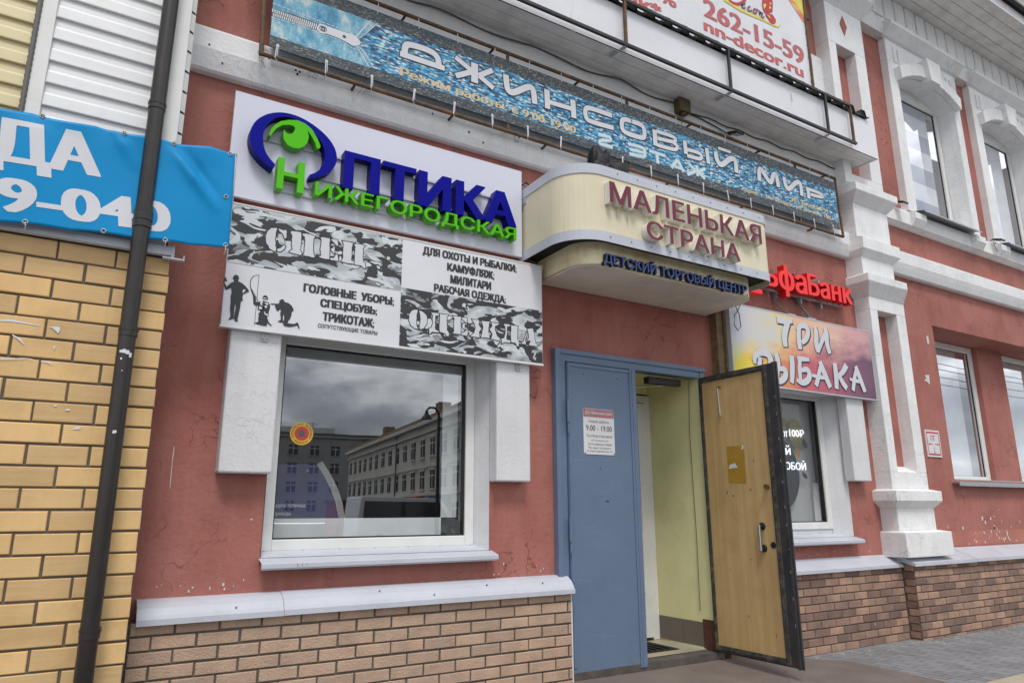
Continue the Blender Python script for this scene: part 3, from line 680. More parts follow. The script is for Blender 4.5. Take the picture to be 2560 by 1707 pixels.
# top frieze with dentils, eaves boards, gutter
mb = MB(); mb.extx([(.02, 8.22), (-.12, 8.24), (-.14, 8.40), (-.14, 8.92), (.02, 8.92)], 6.6, 18)
tf = mb.build('top_frieze', 'white_old_plaster', B)
mb = MB()
for i in range(40): x = 8.86+i*.29; mb.box(x, x+.235, -.162, -.14, 8.50, 8.92)
mb.build('dentil_row', 'white_old_plaster', tf)
mb = MB()
for i in range(5):
    y0 = -.14-i*.15; mb.add([(6.0, y0, 8.93+i*.012), (18, y0, 8.93+i*.012), (18, y0-.142, 8.942+i*.012), (6.0, y0-.142, 8.942+i*.012), (6.0, y0, 8.97+i*.012), (18, y0, 8.97+i*.012), (18, y0-.142, 8.982+i*.012), (6.0, y0-.142, 8.982+i*.012)], [(3, 2, 1, 0), (4, 5, 6, 7), (0, 1, 5, 4), (2, 3, 7, 6), (1, 2, 6, 5), (3, 0, 4, 7)])
ev = mb.build('eaves_boards', 'soffit_board', B)
mb = MB(); mb.box(6.0, 18, -.905, -.89, 8.95, 9.13); mb.build('fascia_board', 'white_block', B)
mb = MB(); mb.tube([(6.0, -.97, 9.16), (18, -.97, 9.16)], .035, 10); mb.build('gutter', 'black_steel', B)
mb = MB(); mb.add([(-3, -.95, 9.17), (18, -.95, 9.17), (18, 4, 11.2), (-3, 4, 11.2)], [(0, 1, 2, 3)]); mb.add([(-3, 4, 11.2), (18, 4, 11.2), (18, 6, 9.2), (-3, 6, 9.2)], [(0, 1, 2, 3)])
mb.build('roof', 'roof_grey', B)
mb = MB(); mb.box(13.75, 16.2, -.55, 1.6, 9.1, 10.6); mb.add([(13.6, -.7, 10.6), (16.4, -.7, 10.6), (15, -.7, 11.6), (13.6, 2.4, 10.6), (16.4, 2.4, 10.6), (15, 2.4, 11.6)], [(0, 1, 2), (0, 2, 5, 3), (1, 4, 5, 2)])
dm = mb.build('dormer', 'white_old_plaster', B)
mb = MB(); mb.box(13.2, 13.7, -.75, 1.0, 9.55, 9.64); mb.box(13.3, 13.36, -.7, .8, 9.2, 9.55); mb.build('timber', 'wood_old', dm)

# ------------------------------------------------------------------ windows of the shop floor
def shop_window(x0, x1, z0, z1, frame_l, frame_r, fz0, fz1, d=.15):
    fr = MB(); t = .075
    fr.box(frame_l, frame_l+t, d, d+.07, fz0, fz1); fr.box(frame_r-t, frame_r, d, d+.07, fz0, fz1); fr.box(frame_l+t, frame_r-t, d, d+.07, fz0, fz0+t); fr.box(frame_l+t, frame_r-t, d, d+.07, fz1-t, fz1)
    w = fr.build('window', 'white_plastic', B, bevel=.006)
    mb = MB(); g0, g1, h0, h1 = frame_l+t-.002, frame_r-t+.002, fz0+t-.002, fz1-t+.002
    mb.box(g0, g0+.012, d+.022, d+.06, h0, h1); mb.box(g1-.012, g1, d+.022, d+.06, h0, h1); mb.box(g0+.012, g1-.012, d+.022, d+.06, h0, h0+.012); mb.box(g0+.012, g1-.012, d+.022, d+.06, h1-.012, h1)
    mb.build('gasket', 'rubber_black', w)
    mb = MB(); q = d+.012
    mb.add([(x0, 0, z0), (frame_l, q, z0), (frame_l, q, z1), (x0, 0, z1)], [(0, 1, 2, 3)]); mb.add([(x1, 0, z0), (frame_r, q, z0), (frame_r, q, z1), (x1, 0, z1)], [(3, 2, 1, 0)])
    mb.add([(x0, 0, z1), (frame_l, q, z1-.05), (frame_r, q, z1-.05), (x1, 0, z1)], [(0, 1, 2, 3)]); mb.add([(x0, 0, z0), (frame_l, q, z0), (frame_r, q, z0), (x1, 0, z0)], [(3, 2, 1, 0)])
    mb.add([(frame_l, q, fz1-.01), (frame_r, q, fz1-.01), (frame_r, q, z1), (frame_l, q, z1)], [(0, 1, 2, 3)])
    if fz0-z0 > .05: mb.box(frame_l, frame_r, q+.004, q+.05, z0-.02, fz0-.002)
    mb.build('reveal', 'white_block', w)
    mb = MB(); sl = [(q-.004, z0+.035), (q-.012, z0+.035), (-.005, z0-.005), (-.105, z0-.03), (-.112, z0-.036), (-.112, z0-.062), (-.102, z0-.073), (-.096, z0-.073), (-.094, z0-.035), (q-.004, z0-.0)]
    mb.extx(sl, x0-.0, x1-.005); mb.extx([(y-.002, z+.001) for y, z in sl[2:9]]+[(-.02, z0-.012)], x0-.015, x1+.02)
    s_ = mb.build('sill', 'white_metal', w)
    mb = MB()
    for k in range(7): x = frame_l+.02+k*(frame_r-frame_l-.05)/6; mb.tube([(x, q-.024, z0+.028), (x, q-.010, z0+.03)], .006, 8)
    mb.build('screw', 'cable_black', s_)
    return w
w1 = shop_window(1.105, 2.832, 1.125, 2.755, 1.13, 2.772, 1.158, 2.69)
mb = MB(); mb.rect(1.20, 2.70, 1.228, 2.618, .196); mb.build('pane', 'shop_glass', w1)
w2 = shop_window(6.06, 7.522, 1.135, 2.755, 6.10, 7.385, 1.215, 2.735)
mb = MB(); mb.rect(6.17, 7.315, 1.285, 2.664, .196); mb.build('pane', 'shop_glass_soft', w2)
def block(x0, x1, z0, z1, parent):
    mb = MB(); mb.box(x0, x1, -.125, .0, z0, z1); return mb.build('surround_block', 'white_block', parent, bevel=.012)
block(.772, 1.108, 1.665, 2.72, w1); block(2.826, 3.145, 1.648, 2.72, w1); block(7.47, 7.79, 1.738, 2.75, w2); block(5.8, 6.06, 1.738, 2.75, w2)
mb = MB()
for k, x in enumerate(((1.320, 1.073)[0], (1.349, 1.072)[0], (1.380, 1.071)[0])): mb.stroke([(x, 1.086), (x+.002, 1.065+.004*k)], [.009, .003], -.1145)
mb.build('rust_drip', 'drip_brown', w1)
# niche with the paired windows
nm = MB(); D_ = .47
nm.add([(9.80, 0, 1.80), (9.80, D_, 1.80), (9.80, D_, 3.88), (9.80, 0, 3.88)], [(0, 1, 2, 3)]); nm.add([(14.6, 0, 1.80), (14.6, D_, 1.80), (14.6, D_, 3.88), (14.6, 0, 3.88)], [(3, 2, 1, 0)])
nm.add([(9.80, 0, 3.88), (9.80, D_, 3.88), (14.6, D_, 3.88), (14.6, 0, 3.88)], [(0, 1, 2, 3)]); nm.add([(9.80, 0, 1.80), (9.80, D_, 1.80), (14.6, D_, 1.80), (14.6, 0, 1.80)], [(3, 2, 1, 0)])
nm.box(11.755, 12.545, .40, D_+.1, 1.80, 3.88)
nm.build('window_niche', 'red_plaster', B)
mb = MB(); mb.box(9.72, 14.7, -.10, .0, 1.755, 1.775); mb.box(9.72, 14.7, -.10, -.092, 1.72, 1.755); mb.box(9.82, 14.6, -.0, .5, 1.8, 1.812); mb.build('niche_sill', 'galvanized', B)
def plain_window(x0, x1, z0, z1, y, t=.09, gl='window_glass', gasket=.014):
    fr = MB(); fr.box(x0, x0+t, y, y+.06, z0, z1); fr.box(x1-t, x1, y, y+.06, z0, z1); fr.box(x0+t, x1-t, y, y+.06, z0, z0+t); fr.box(x0+t, x1-t, y, y+.06, z1-t, z1)
    w = fr.build('window', 'white_plastic', B, bevel=.005)
    mb = MB(); mb.rect(x0+t-.01, x1-t+.01, z0+t-.01, z1-t+.01, y+.035); mb.build('pane', gl, w)
    g = MB(); a, b, c, d = x0+t-.003, x1-t+.003, z0+t-.003, z1-t+.003
    q = gasket
    for bx in ((a, a+q, c, d), (b-q, b, c, d), (a+q, b-q, c, c+q), (a+q, b-q, d-q, d)): g.box(bx[0], bx[1], y+.026, y+.05, bx[2], bx[3])
    g.build('gasket', 'rubber_black', w)
    return w
wa = plain_window(9.80, 11.755, 1.805, 3.87, D_, gasket=.008); wb = plain_window(12.545, 14.6, 1.805, 3.87, D_, gasket=.008)
for w, x0, x1 in ((wa, 9.88, 11.45), (wb, 12.6, 14.3)):
    mb = MB(); mb.rect(x0, x1, 1.88, 3.8, D_+.10); mb.build('blind', 'blind_white', w)
    mb = MB(); mb.box(x0-.1, x1+.5, D_+.9, D_+.92, 1.7, 3.9); mb.build('room_wall', 'room_pale', w)
# upper windows
def upper_window(dx):
    y = .16; w = plain_window(9.66+dx, 11.19+dx, 5.58, 7.66, y, .085, 'upper_glass', gasket=.006)
    s = MB(); b_ = -.10
    x0, x1 = 9.44+dx, 11.37+dx; a, c = 9.66+dx, 11.2+dx
    s.box(x0, a, b_, .0, 5.47, 7.62); s.box(c, x1, b_, .0, 5.47, 7.62)
    # head with a shallow arched opening
    N_ = 14; cx = (a+c)/2; hw = (c-a)/2; rise = .20; zA = 7.56
    arcp = [(cx-hw+2*hw*k/N_, zA+rise*(1-((2*k/N_)-1)**2)) for k in range(N_+1)]
    for k in range(N_):
        (xa, za), (xb, zb) = arcp[k], arcp[k+1]
        s.add([(xa, b_, za), (xb, b_, zb), (xb, b_, 8.22), (xa, b_, 8.22)], [(0, 1, 2, 3)]); s.add([(xa, b_, za), (xb, b_, zb), (xb, y+.02, zb), (xa, y+.02, za)], [(3, 2, 1, 0)])
    s.box(x0, a, b_, .0, 7.62, 8.22); s.box(c, x1, b_, .0, 7.62, 8.22)
    s.add([(a, .0, 5.47), (a, y+.02, 5.47), (a, y+.02, 7.9), (a, .0, 7.9)], [(0, 1, 2, 3)]); s.add([(c, .0, 5.47), (c, y+.02, 5.47), (c, y+.02, 7.9), (c, .0, 7.9)], [(3, 2, 1, 0)]); s.box(a, c, y-.01, y+.05, 7.60, 7.84)
    s.add([(a, b_, 5.50), (c, b_, 5.50), (c, y+.02, 5.60), (a, y+.02, 5.60)], [(0, 1, 2, 3)])
    s.build('surround', 'white_old_plaster', w)
    h = MB(); ob = [(cx-hw*1.06+2*hw*1.06*k/N_, zA-.02+.24*(1-((2*k/N_)-1)**2)) for k in range(N_+1)]; ot = [(p[0]+(p[0]-cx)*.03, p[1]+.20) for p in ob]
    h.prism(ob+ot[::-1], -.19, -.10)
    h.prism([(cx-.13, 7.70), (cx+.13, 7.70), (cx+.19, 8.06), (cx-.19, 8.06)], -.26, -.10)
    for sx in (-1, 1):
        u = cx+sx*(hw-.05)
        for kk in range(2): h.box(u-.10+kk*.12, u-.02+kk*.12, -.118, -.10, 7.86, 8.10)
    h.build('eyebrow_hood', 'white_old_plaster', w, bevel=.01)
    k = MB(); k.extx([(-.09, 8.20), (-.14, 8.22), (-.26, 8.34), (-.26, 8.40), (-.13, 8.44)], x0-.05, x1+.05); k.build('cornice', 'white_old_plaster', w)
    sl = MB(); sl.add([(9.60+dx, -.23, 5.455), (11.14+dx, -.23, 5.455), (11.14+dx, .1, 5.53), (9.60+dx, .1, 5.53), (9.60+dx, -.23, 5.435), (11.14+dx, -.23, 5.435)], [(0, 1, 2, 3), (4, 5, 1, 0)]); sl.build('sill', 'galvanized', w)
    for sx in (x0+.02, x1-.30): bb = MB(); bb.extx([(-.10, 5.45), (-.17, 5.42), (-.17, 5.33), (-.11, 5.23), (-.10, 5.23)], sx, sx+.28); bb.build('sill_bracket', 'white_old_plaster', w)
    return w
u1 = upper_window(0); u2 = upper_window(2.36)
mb = MB()
for k in range(4): z = 5.66+k*.58; mb.rect(9.74, 10.9, z, z+.29, .206, 1); mb.rect(9.74, 10.9, z+.29, min(z+.58, 7.66), .206, 0)
mb.build('striped_blind', ['blind_white', 'blind_grey'], u1)
mb = MB(); mb.rect(12.1, 13.25, 5.66, 7.66, .206); mb.build('curtain', 'blind_white', u2)
mb = MB(); mb.box(9.6, 14, 1.2, 1.22, 5.4, 7.8); mb.build('room_wall', 'room_pale', u1)

# rooms behind the shop windows (open boxes with dark walls)
def room(x0, x1, y0, y1, z0, z1, m, parent, name='room'):
    mb = MB(); mb.add([(x0, y0, z0), (x1, y0, z0), (x1, y1, z0), (x0, y1, z0), (x0, y0, z1), (x1, y0, z1), (x1, y1, z1), (x0, y1, z1)], [(0, 1, 2, 3), (7, 6, 5, 4), (1, 5, 6, 2), (2, 6, 7, 3), (3, 7, 4, 0)]); return mb.build(name, m, parent)
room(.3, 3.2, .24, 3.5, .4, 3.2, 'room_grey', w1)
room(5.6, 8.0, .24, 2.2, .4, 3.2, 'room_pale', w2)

# ------------------------------------------------------------------ entrance
mb = MB()
mb.box(3.455, 3.56, -.055, .06, .13, 2.80); mb.box(5.212, 5.275, -.055, .06, .16, 2.80); mb.box(3.56, 5.185, -.055, .06, 2.70, 2.80)
mb.box(3.448, 3.50, -.068, -.0, .13, 2.808); mb.box(3.50, 5.28, -.068, -.0, 2.765, 2.808)
df = mb.build('door_frame', 'door_blue', B, bevel=.004)
mb = MB(); mb.box(3.46, 5.27, -.08, .10, .095, .165); mb.build('threshold', 'sill_iron', df)
mb = MB(); mb.box(3.40, 5.24, -.105, -.04, .03, .095); mb.build('threshold_angle', 'mortar_grey', df)
mb = MB(); mb.box(3.565, 4.30, -.075, -.02, .145, 2.69)
dl = mb.build('closed_door_leaf', 'door_blue', B, bevel=.003)
mb = MB(); mb.box(4.262, 4.335, -.088, -.012, .135, 2.695); mb.box(4.285, 4.30, -.094, -.088, .135, 2.695)
mb.box(3.570, 3.597, -.083, -.075, .2, 2.682); mb.box(3.597, 4.262, -.083, -.075, 2.655, 2.682); mb.build('edge_strip', 'door_blue', dl, bevel=.003)
mb = MB()
for k in range(34):
    x = rnd.choice((rnd.uniform(3.58, 4.30), rnd.uniform(4.27, 4.33))); z = .15+abs(rnd.gauss(0, .05)) if x < 4.27 else rnd.uniform(.15, 1.0); w_ = rnd.uniform(.004, .014); h_ = rnd.uniform(.004, .02); yy = -.0755 if x < 4.262 else -.0885
    if x < 4.262 and x+w_ > 4.262: continue
    mb.flat([(x, z), (x+w_, z+rnd.uniform(-.004, .004)), (x+w_*rnd.uniform(.6, 1.), z+h_), (x+w_*.2, z+h_*rnd.uniform(.5, 1.))], yy)
mb.build('paint_chip', 'door_worn', dl)
mb = MB()
for pts in ([(3.866, 1.600), (3.906, 1.577), (3.938, 1.564), (3.996, 1.615)], [(3.737, 1.296), (3.771, 1.277), (3.800, 1.287), (3.843, 1.298)], [(3.783, 1.277), (3.798, 1.246), (3.822, 1.255)], [(3.579, 1.840), (3.864, 1.845), (4.012, 1.854)], [(3.620, 0.872), (3.756, 0.855)], [(3.763, 0.435), (3.947, 0.413), (4.018, 0.414)]): mb.stroke(pts, .003, -.0757)
mb.build('scratch', 'door_scuff', dl)
mb = MB(); mb.tube([(3.95, -.0755, 1.50), (3.98, -.0765, 1.50)], .004, 6); mb.tube([(3.74, -.074, 2.60), (3.74, -.0775, 2.60)], .005, 8); mb.tube([(4.12, -.074, 2.59), (4.12, -.0775, 2.59)], .005, 8); mb.tube([(3.9, -.074, 1.78), (3.9, -.0775, 1.78)], .005, 8)
mb.build('screw', 'cable_black', dl)
for z in (2.26, 1.27):
    mb = MB(); mb.tube([(3.557, -.092, z-.10), (3.557, -.092, z+.10)], .013, 10); mb.tube([(3.557, -.092, z-.19), (3.557, -.092, z-.11)], .009, 10); mb.build('hinge', 'door_blue', dl)
# the open leaf stands square to the wall, its inner veneered face towards the left
mb = MB(); mb.box(5.185, 5.212, -.935, -.055, .172, 2.70); ol = mb.build('open_door_leaf', 'door_steel', B, bevel=.002)
mb = MB(); mb.box(5.176, 5.186, -.845, -.10, .225, 2.645); mb.build('veneer_panel', 'door_veneer', ol)
mb = MB()
for (y0, y1, z0, z1) in ((-.875, -.838, .19, 2.685), (-.105, -.07, .19, 2.685), (-.838, -.105, 2.64, 2.685), (-.838, -.105, .19, .235)):
    mb.box(5.163, 5.186, y0, y1, z0, z1)
    if z1-z0 > 1: mb.box(5.157, 5.164, (y0+y1)/2-.006, (y0+y1)/2+.004, z0, z1)
    else: mb.box(5.157, 5.164, y0, y1, (z0+z1)/2-.006, (z0+z1)/2+.004)
mb.build('rubber_seal', 'door_seal', ol)
mb = MB(); mb.box(5.180, 5.212, -.958, -.935, .165, 2.705); mb.box(5.201, 5.217, -.975, -.953, .165, 2.708)
lp = mb.build('lock_plate', 'door_steel', ol)
mb = MB()
for k in range(11): z = .5+k*.19+rnd.uniform(-.03, .03); mb.box(5.1755, 5.181, -.953, -.946, z, z+.025)
mb.build('slot', 'chrome', lp)
mb = MB()
for k in range(6): mb.tube([(5.172, -.951, 1.07+k*.022), (5.183, -.951, 1.07+k*.022)], .007, 8)
mb.build('bolt_hole', 'dark_inside', lp)
mb = MB(); mb.tube([(5.135, -.70, 1.08), (5.135, -.70, 1.30)], .0125, 10); hd = mb.build('handle', 'chrome', ol, smooth=False)
mb = MB()
for z in (1.10, 1.285): mb.tube([(5.176, -.70, z), (5.160, -.70, z), (5.158, -.70, z), (5.135, -.70, z)], [.033, .031, .017, .015], 14)
mb.build('rosette', 'rubber_black', hd)
mb = MB(); mb.tube([(5.176, -.795, 1.62), (5.140, -.795, 1.62)], [.018, .023], 12); mb.build('knob', 'brass', ol)
mb = MB(); mb.tube([(5.177, -.80, 1.13), (5.172, -.80, 1.13)], .030, 6); mb.build('keyhole_cover', 'rubber_black', ol)
mb = MB(); mb.box(5.172, 5.178, -.345, -.30, 2.555, 2.575); mb.tube([(5.168, -.31, 2.56), (5.166, -.318, 2.40), (5.164, -.325, 2.30)], .006, 8); mb.tube([(5.168, -.325, 2.30), (5.155, -.325, 2.285)], .009, 8); mb.build('hook', 'chrome', ol)
mb = MB(); mb.add([(5.174, -.56, 1.66), (5.174, -.36, 1.67), (5.174, -.362, 2.0), (5.174, -.565, 1.995)], [(3, 2, 1, 0)]); mb.build('tape_patch', 'tape_yellow', ol)
mb = MB(); mb.add([(5.1725, -.48, 1.80), (5.1725, -.37, 1.795), (5.1725, -.385, 1.83), (5.1725, -.45, 1.845)], [(3, 2, 1, 0)]); mb.add([(5.1725, -.56, 1.965), (5.1725, -.535, 1.955), (5.1725, -.545, 1.998), (5.1725, -.565, 1.997)], [(3, 2, 1, 0)]); mb.build('paper_scrap', 'paper', ol)
mb = MB()
for y, z, r_, h_ in ((-.60, 1.60, .012, .016), (-.40, 1.55, .014, .012), (-.66, 1.85, .010, .012), (-.33, 1.58, .01, .02), (-.47, .52, .009, .02), (-.75, .40, .006, .03), (-.30, .9, .008, .008), (-.62, .75, .01, .006), (-.40, 2.2, .008, .007), (-.55, 1.0, .02, .004)):
    mb.add([(5.1752, y+r_*math.cos(q*.785)*rnd.uniform(.6, 1.), z+h_*math.sin(q*.785)*rnd.uniform(.6, 1.)) for q in range(8)], [tuple(range(8))[::-1]])
mb.build('stain', 'veneer_stain', ol)
# vestibule
vy = .715
mb = MB(); mb.add([(5.208, -.05, .17), (5.200, vy, .17), (5.200, vy, 2.78), (5.208, -.05, 2.78)], [(3, 2, 1, 0)]); mb.add([(3.5, .06, 2.78), (5.2, .06, 2.78), (5.2, vy, 2.72), (3.5, vy, 2.72)], [(0, 1, 2, 3)])
mb.add([(3.56, .06, .18), (3.56, vy, .18), (3.56, vy, 2.78), (3.56, .06, 2.78)], [(0, 1, 2, 3)])
mb.add([(3.5, vy, 2.64), (5.2, vy, 2.64), (5.2, vy, 2.78), (3.5, vy, 2.78)], [(0, 1, 2, 3)])
vs = mb.build('vestibule', 'wall_yellow', B)
mb = MB()
for t0, t1 in ((0, .44), (.446, 1)):
    a = lerp((5.206, .10), (5.198, vy-.03), t0); b = lerp((5.206, .10), (5.198, vy-.03), t1)
    mb.add([(a[0]-.008, a[1], .185), (b[0]-.008, b[1], .185), (b[0]-.008, b[1], .40-.0), (a[0]-.008, a[1], .40)], [(0, 1, 2, 3)])
    mb.add([(a[0]-.008, a[1], .40), (b[0]-.008, b[1], .40), (b[0]+.01, b[1], .40), (a[0]+.01, a[1], .40)], [(0, 1, 2, 3)])
mb.build('skirting_tile', 'tile_grey', vs)
mb = MB(); mb.add([(3.5, .06, .17), (5.2, .06, .17), (5.2, vy+.2, .17), (3.5, vy+.2, .17)], [(0, 1, 2, 3)]); mb.build('floor', 'tile_beige', vs)
mb = MB(); mb.box(3.7, 4.98, .20, .68, .171, .176); mb.build('doormat', 'dark_inside', vs)
mb = MB()
for k in range(16): mb.box(3.75+k*.075, 3.765+k*.075, .24, .64, .176, .188)
mb.build('mat_rib', 'rubber_black', vs)
mb = MB(); mb.tube([(5.20, .09, 2.70), (5.198, .12, 2.2), (5.197, .11, 1.2), (5.196, .12, .5)], .003, 6); mb.build('wall_crack_cable', 'cable_grey', vs)
mb = MB(); mb.box(5.196, 5.206, -.045, .098, .172, .43); mb.build('rust_patch', 'oxide_brown', vs)
mb = MB()
for x0, x1 in ((3.9, 3.98), (5.115, 5.197)): mb.box(x0, x1, vy-.03, vy+.04, .172, 2.62)
mb.box(3.98, 5.115, vy-.03, vy+.04, 2.54, 2.62)
mb.box(4.02, 4.12, vy-.05, vy+.02, .20, 2.53); mb.box(5.005, 5.105, vy-.05, vy+.02, .20, 2.53); mb.box(4.12, 5.005, vy-.05, vy+.02, .20, .30); mb.box(4.12, 5.005, vy-.05, vy+.02, 1.12, 1.22); mb.box(4.12, 5.005, vy-.05, vy+.02, 2.43, 2.53)
idr = mb.build('inner_door', 'white_plastic', B, bevel=.005)
mb = MB(); mb.rect(4.11, 5.015, 1.21, 2.44, vy-.01); mb.build('pane', 'shop_glass_soft', idr)
mb = MB(); mb.rect(4.11, 5.015, .29, 1.13, vy-.02); mb.build('door_panel', 'white_plastic', idr)
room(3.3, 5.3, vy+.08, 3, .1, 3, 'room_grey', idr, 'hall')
mb = MB(); mb.box(4.60, 5.02, .02, .10, 2.615, 2.68); dc = mb.build('door_closer', 'black_steel', B, bevel=.006)
mb = MB(); mb.tube([(4.8, .06, 2.61), (4.62, .20, 2.60), (4.42, .28, 2.61)], .008, 8); mb.tube([(4.42, .3, 2.66), (4.40, .22, 2.6), (4.46, .24, 2.56)], .004, 6); mb.build('arm', 'chrome', dc)

def bx(a, b, c, d): return (a[0], c[1]), (b[0], c[1]), (a[0], d[1])     # left, right, bottom, top points -> text box corners
def ptext(name, m_, parent, body, box, y, bold, n=110):
    g = glyphs(body, bold, 0, n); xs = [v[0] for v in g[0]]; zs = [v[1] for v in g[0]]; bb = (min(xs), max(xs), min(zs), max(zs)); og = origins(body)
    vs = []; fs = []; r_ = None
    for i, ch in enumerate(body+' '):
        if ch == ' ':
            if vs: mb = MB(); mb.put((vs, fs, []), *box, y, 0, 0, None, bb); r_ = mb.build(name, m_, parent); vs = []; fs = []
            continue
        c = char_mesh(ch, bold, bold*.25, n); b = len(vs); vs += [(x+og[i], z) for x, z in c[0]]; fs += [tuple(q+b for q in f) for f in c[1]]
    return r_
def refine(mb, maxlen):
    bm = bmesh.new(); vs = [bm.verts.new(v) for v in mb.v]
    for f in mb.f:
        try: bm.faces.new([vs[i] for i in f])
        except ValueError: pass
    bmesh.ops.triangulate(bm, faces=bm.faces[:])
    for _ in range(9):
        es = [e for e in bm.edges if e.calc_length() > maxlen]
        if not es: break
        bmesh.ops.subdivide_edges(bm, edges=es, cuts=1); bmesh.ops.triangulate(bm, faces=[f for f in bm.faces if len(f.verts) > 3])
    bm.verts.index_update()
    mb.v = [tuple(v.co) for v in bm.verts]; mb.f = [tuple(v.index for v in f.verts) for f in bm.faces]; mb.mi = [0]*len(mb.f); mb.t = [.5]*len(mb.f); bm.free()
    return mb

# ------------------------------------------------------------------ the yellow brick neighbour
YB = -.45
Y = thing('brick_building', (-1.5, YB, 0), 'yellow brick building with white vinyl siding above, left of the red facade', 'building')
mb = MB(); bricks(mb, -2.9, .347, .0, 2.915, YB, YB+.09, .290, .1145, .012, off=.821, seed=21, ch=.0045)
yw = mb.build('brick_wall', 'yellow_brick', Y)
mb = MB(); mb.box(-4, .338, YB+.012, .0, 0, 2.93); mb.build('mortar', 'mortar_dark', yw)
mb = MB(); mb.box(-4, .30, YB+.05, 3, 2.93, 8); mb.build('upper_wall', 'mortar_grey', Y)
def siding(x0, x1, z0, z1, y, pitch, m, par):
    mb = MB(); z = z0
    while z < z1:
        mb.extx([(y, z+pitch), (y-.004, z+pitch*.62), (y-.011, z+pitch*.56), (y-.013, z+pitch*.5), (y-.018, z+.012), (y-.018, z+.004), (y-.010, z), (y+.03, z), (y+.03, z+pitch)], x0, x1); z += pitch
    return mb.build('siding', m, par)
siding(-.43, .21, 2.98, 6, YB, .147, 'white_siding', Y)
siding(-4, -.52, 2.96, 6, YB, .139, 'yellow_siding', Y)
mb = MB(); mb.box(-.518, -.425, YB-.03, YB+.05, 2.97, 6); mb.box(.205, .292, YB-.032, YB+.05, 2.97, 6); mb.box(.30, .322, YB+.05, 0, 2.97, 6)
tr = mb.build('corner_trim', 'white_plastic', Y, bevel=.004)
mb = MB()
for k in range(22): z = 3.02+k*.147; mb.add([(.293, YB-.02, z), (.322, YB+.01, z+.004), (.322, YB+.012, z+.138), (.293, YB-.015, z+.132)], [(0, 1, 2, 3)])
mb.build('siding_end', 'white_plastic', tr)
mb = MB(); mb.box(.2925, .318, YB+.02, YB+.05, 2.97, 6); mb.build('gap', 'cable_grey', tr)
mb = MB(); mb.extx([(YB+.05, 3.01), (YB-.035, 2.985), (YB-.045, 2.98), (YB-.045, 2.925), (YB-.02, 2.92), (YB-.02, 2.94), (YB+.05, 2.95)], -4, .335); mb.box(.335, .352, YB-.05, YB-.02, 2.905, 2.99); mb.box(.29, .41, YB-.052, YB-.02, 2.902, 2.912); mb.box(.402, .41, YB-.052, YB-.02, 2.912, 2.935)
mb.build('flashing', 'white_metal', Y)
# dried smears of glue and paper scraps on the yellow bricks
mb = MB()
mb.stroke([(-0.452, 2.420), (-0.403, 2.427), (-0.366, 2.425), (-0.314, 2.421), (-0.265, 2.416)], [.008, .012, .010, .008, .005], YB-.0025, smooth=2)
mb.stroke([(-0.424, 2.213), (-0.353, 2.220), (-0.311, 2.230), (-0.270, 2.225)], [.006, .005, .004, .003], YB-.0025, smooth=2)
mb.stroke([(-0.236, 2.221), (-0.206, 2.218), (-0.178, 2.209)], [.004, .007, .003], YB-.0025)
mb.stroke([(-0.382, 2.350), (-0.346, 2.330), (-0.320, 2.301)], [.005, .012, .003], YB-.0025)
for pts in ([(-0.235, 2.415), (-0.177, 2.422), (-0.169, 2.412), (-0.175, 2.383), (-0.208, 2.412)], [(-0.048, 1.861), (-0.030, 1.873), (-0.007, 1.877), (-0.011, 1.863), (-0.036, 1.859)], [(-0.189, 2.309), (-0.181, 2.313), (-0.181, 2.292), (-0.187, 2.294)], [(-0.095, 1.966), (-0.073, 1.972), (-0.068, 1.963), (-0.086, 1.959)], [(-0.150, 1.984), (-0.136, 1.991), (-0.131, 1.982), (-0.141, 1.978)]): mb.flat(pts, YB-.003)
mb.build('paper_scrap', 'paper', Y)

# ------------------------------------------------------------------ downpipe and conduit
P = thing('downpipe', (.157, -.55, 0), 'dark brown metal downpipe running down the yellow brick corner', 'downpipe')
px, py = .157, -.55
mb = MB(); mb.tube([(px+.002, py, .0), (px, py, .84), (px, py, 2.4), (px+.004, py, 4.6), (px+.006, py, 6.5)], .0455, 24); mb.build('pipe', 'pipe_brown', P, smooth=True)
for zc in (.818, 2.415, 3.135, 3.845, 5.2):
    mb = MB(); mb.tube([(px+.002, py, zc-.028), (px+.002, py, zc+.026)], .0495, 24); mb.tube([(px+.002, py, zc+.004), (px+.002, py, zc+.014)], .052, 24); mb.build('coupling', 'pipe_brown', P)
mb = MB(); mb.tube([(px+.002, py, 3.045), (px+.002, py, 3.085)], .0515, 24); mb.tube([(px+.002, py, 3.09), (px+.002, py, 3.15)], .051, 24); mb.build('pipe_clamp', 'galvanized' if False else 'pipe_brown', P)
mb = MB()
def onpipe(u0, u1, z0, z1, r=.0465):
    q = []
    for a, z in ((u0, z0), (u1, z0), (u1, z1), (u0, z1)): q.append((px+r*math.sin(a), py-r*math.cos(a), z))
    mb.add(q, [(0, 1, 2, 3)])
for (a, b, c, d) in ((-.7, -.35, 2.285, 2.30), (-.35, .0, 2.283, 2.305), (0, .4, 2.278, 2.30), (.4, .75, 2.262, 2.288), (-.5, -.3, 2.245, 2.256), (-.3, -.1, 1.835, 1.852), (-.1, .1, 1.838, 1.853), (-.2, -.1, 2.18, 2.187)): onpipe(a, b, c, d)
mb.build('paper_scrap', 'paper', P)
mb = MB(); pts = [(-.512+(i % 1)*.0, -.482, 3.0+i*.02) for i in range(160)]
mb.tube(pts, [.0165 if i % 2 else .0125 for i in range(160)], 10)
tag(mb.build('conduit', 'cable_grey', smooth=True), 'ribbed grey plastic conduit beside the yellow siding', 'conduit')

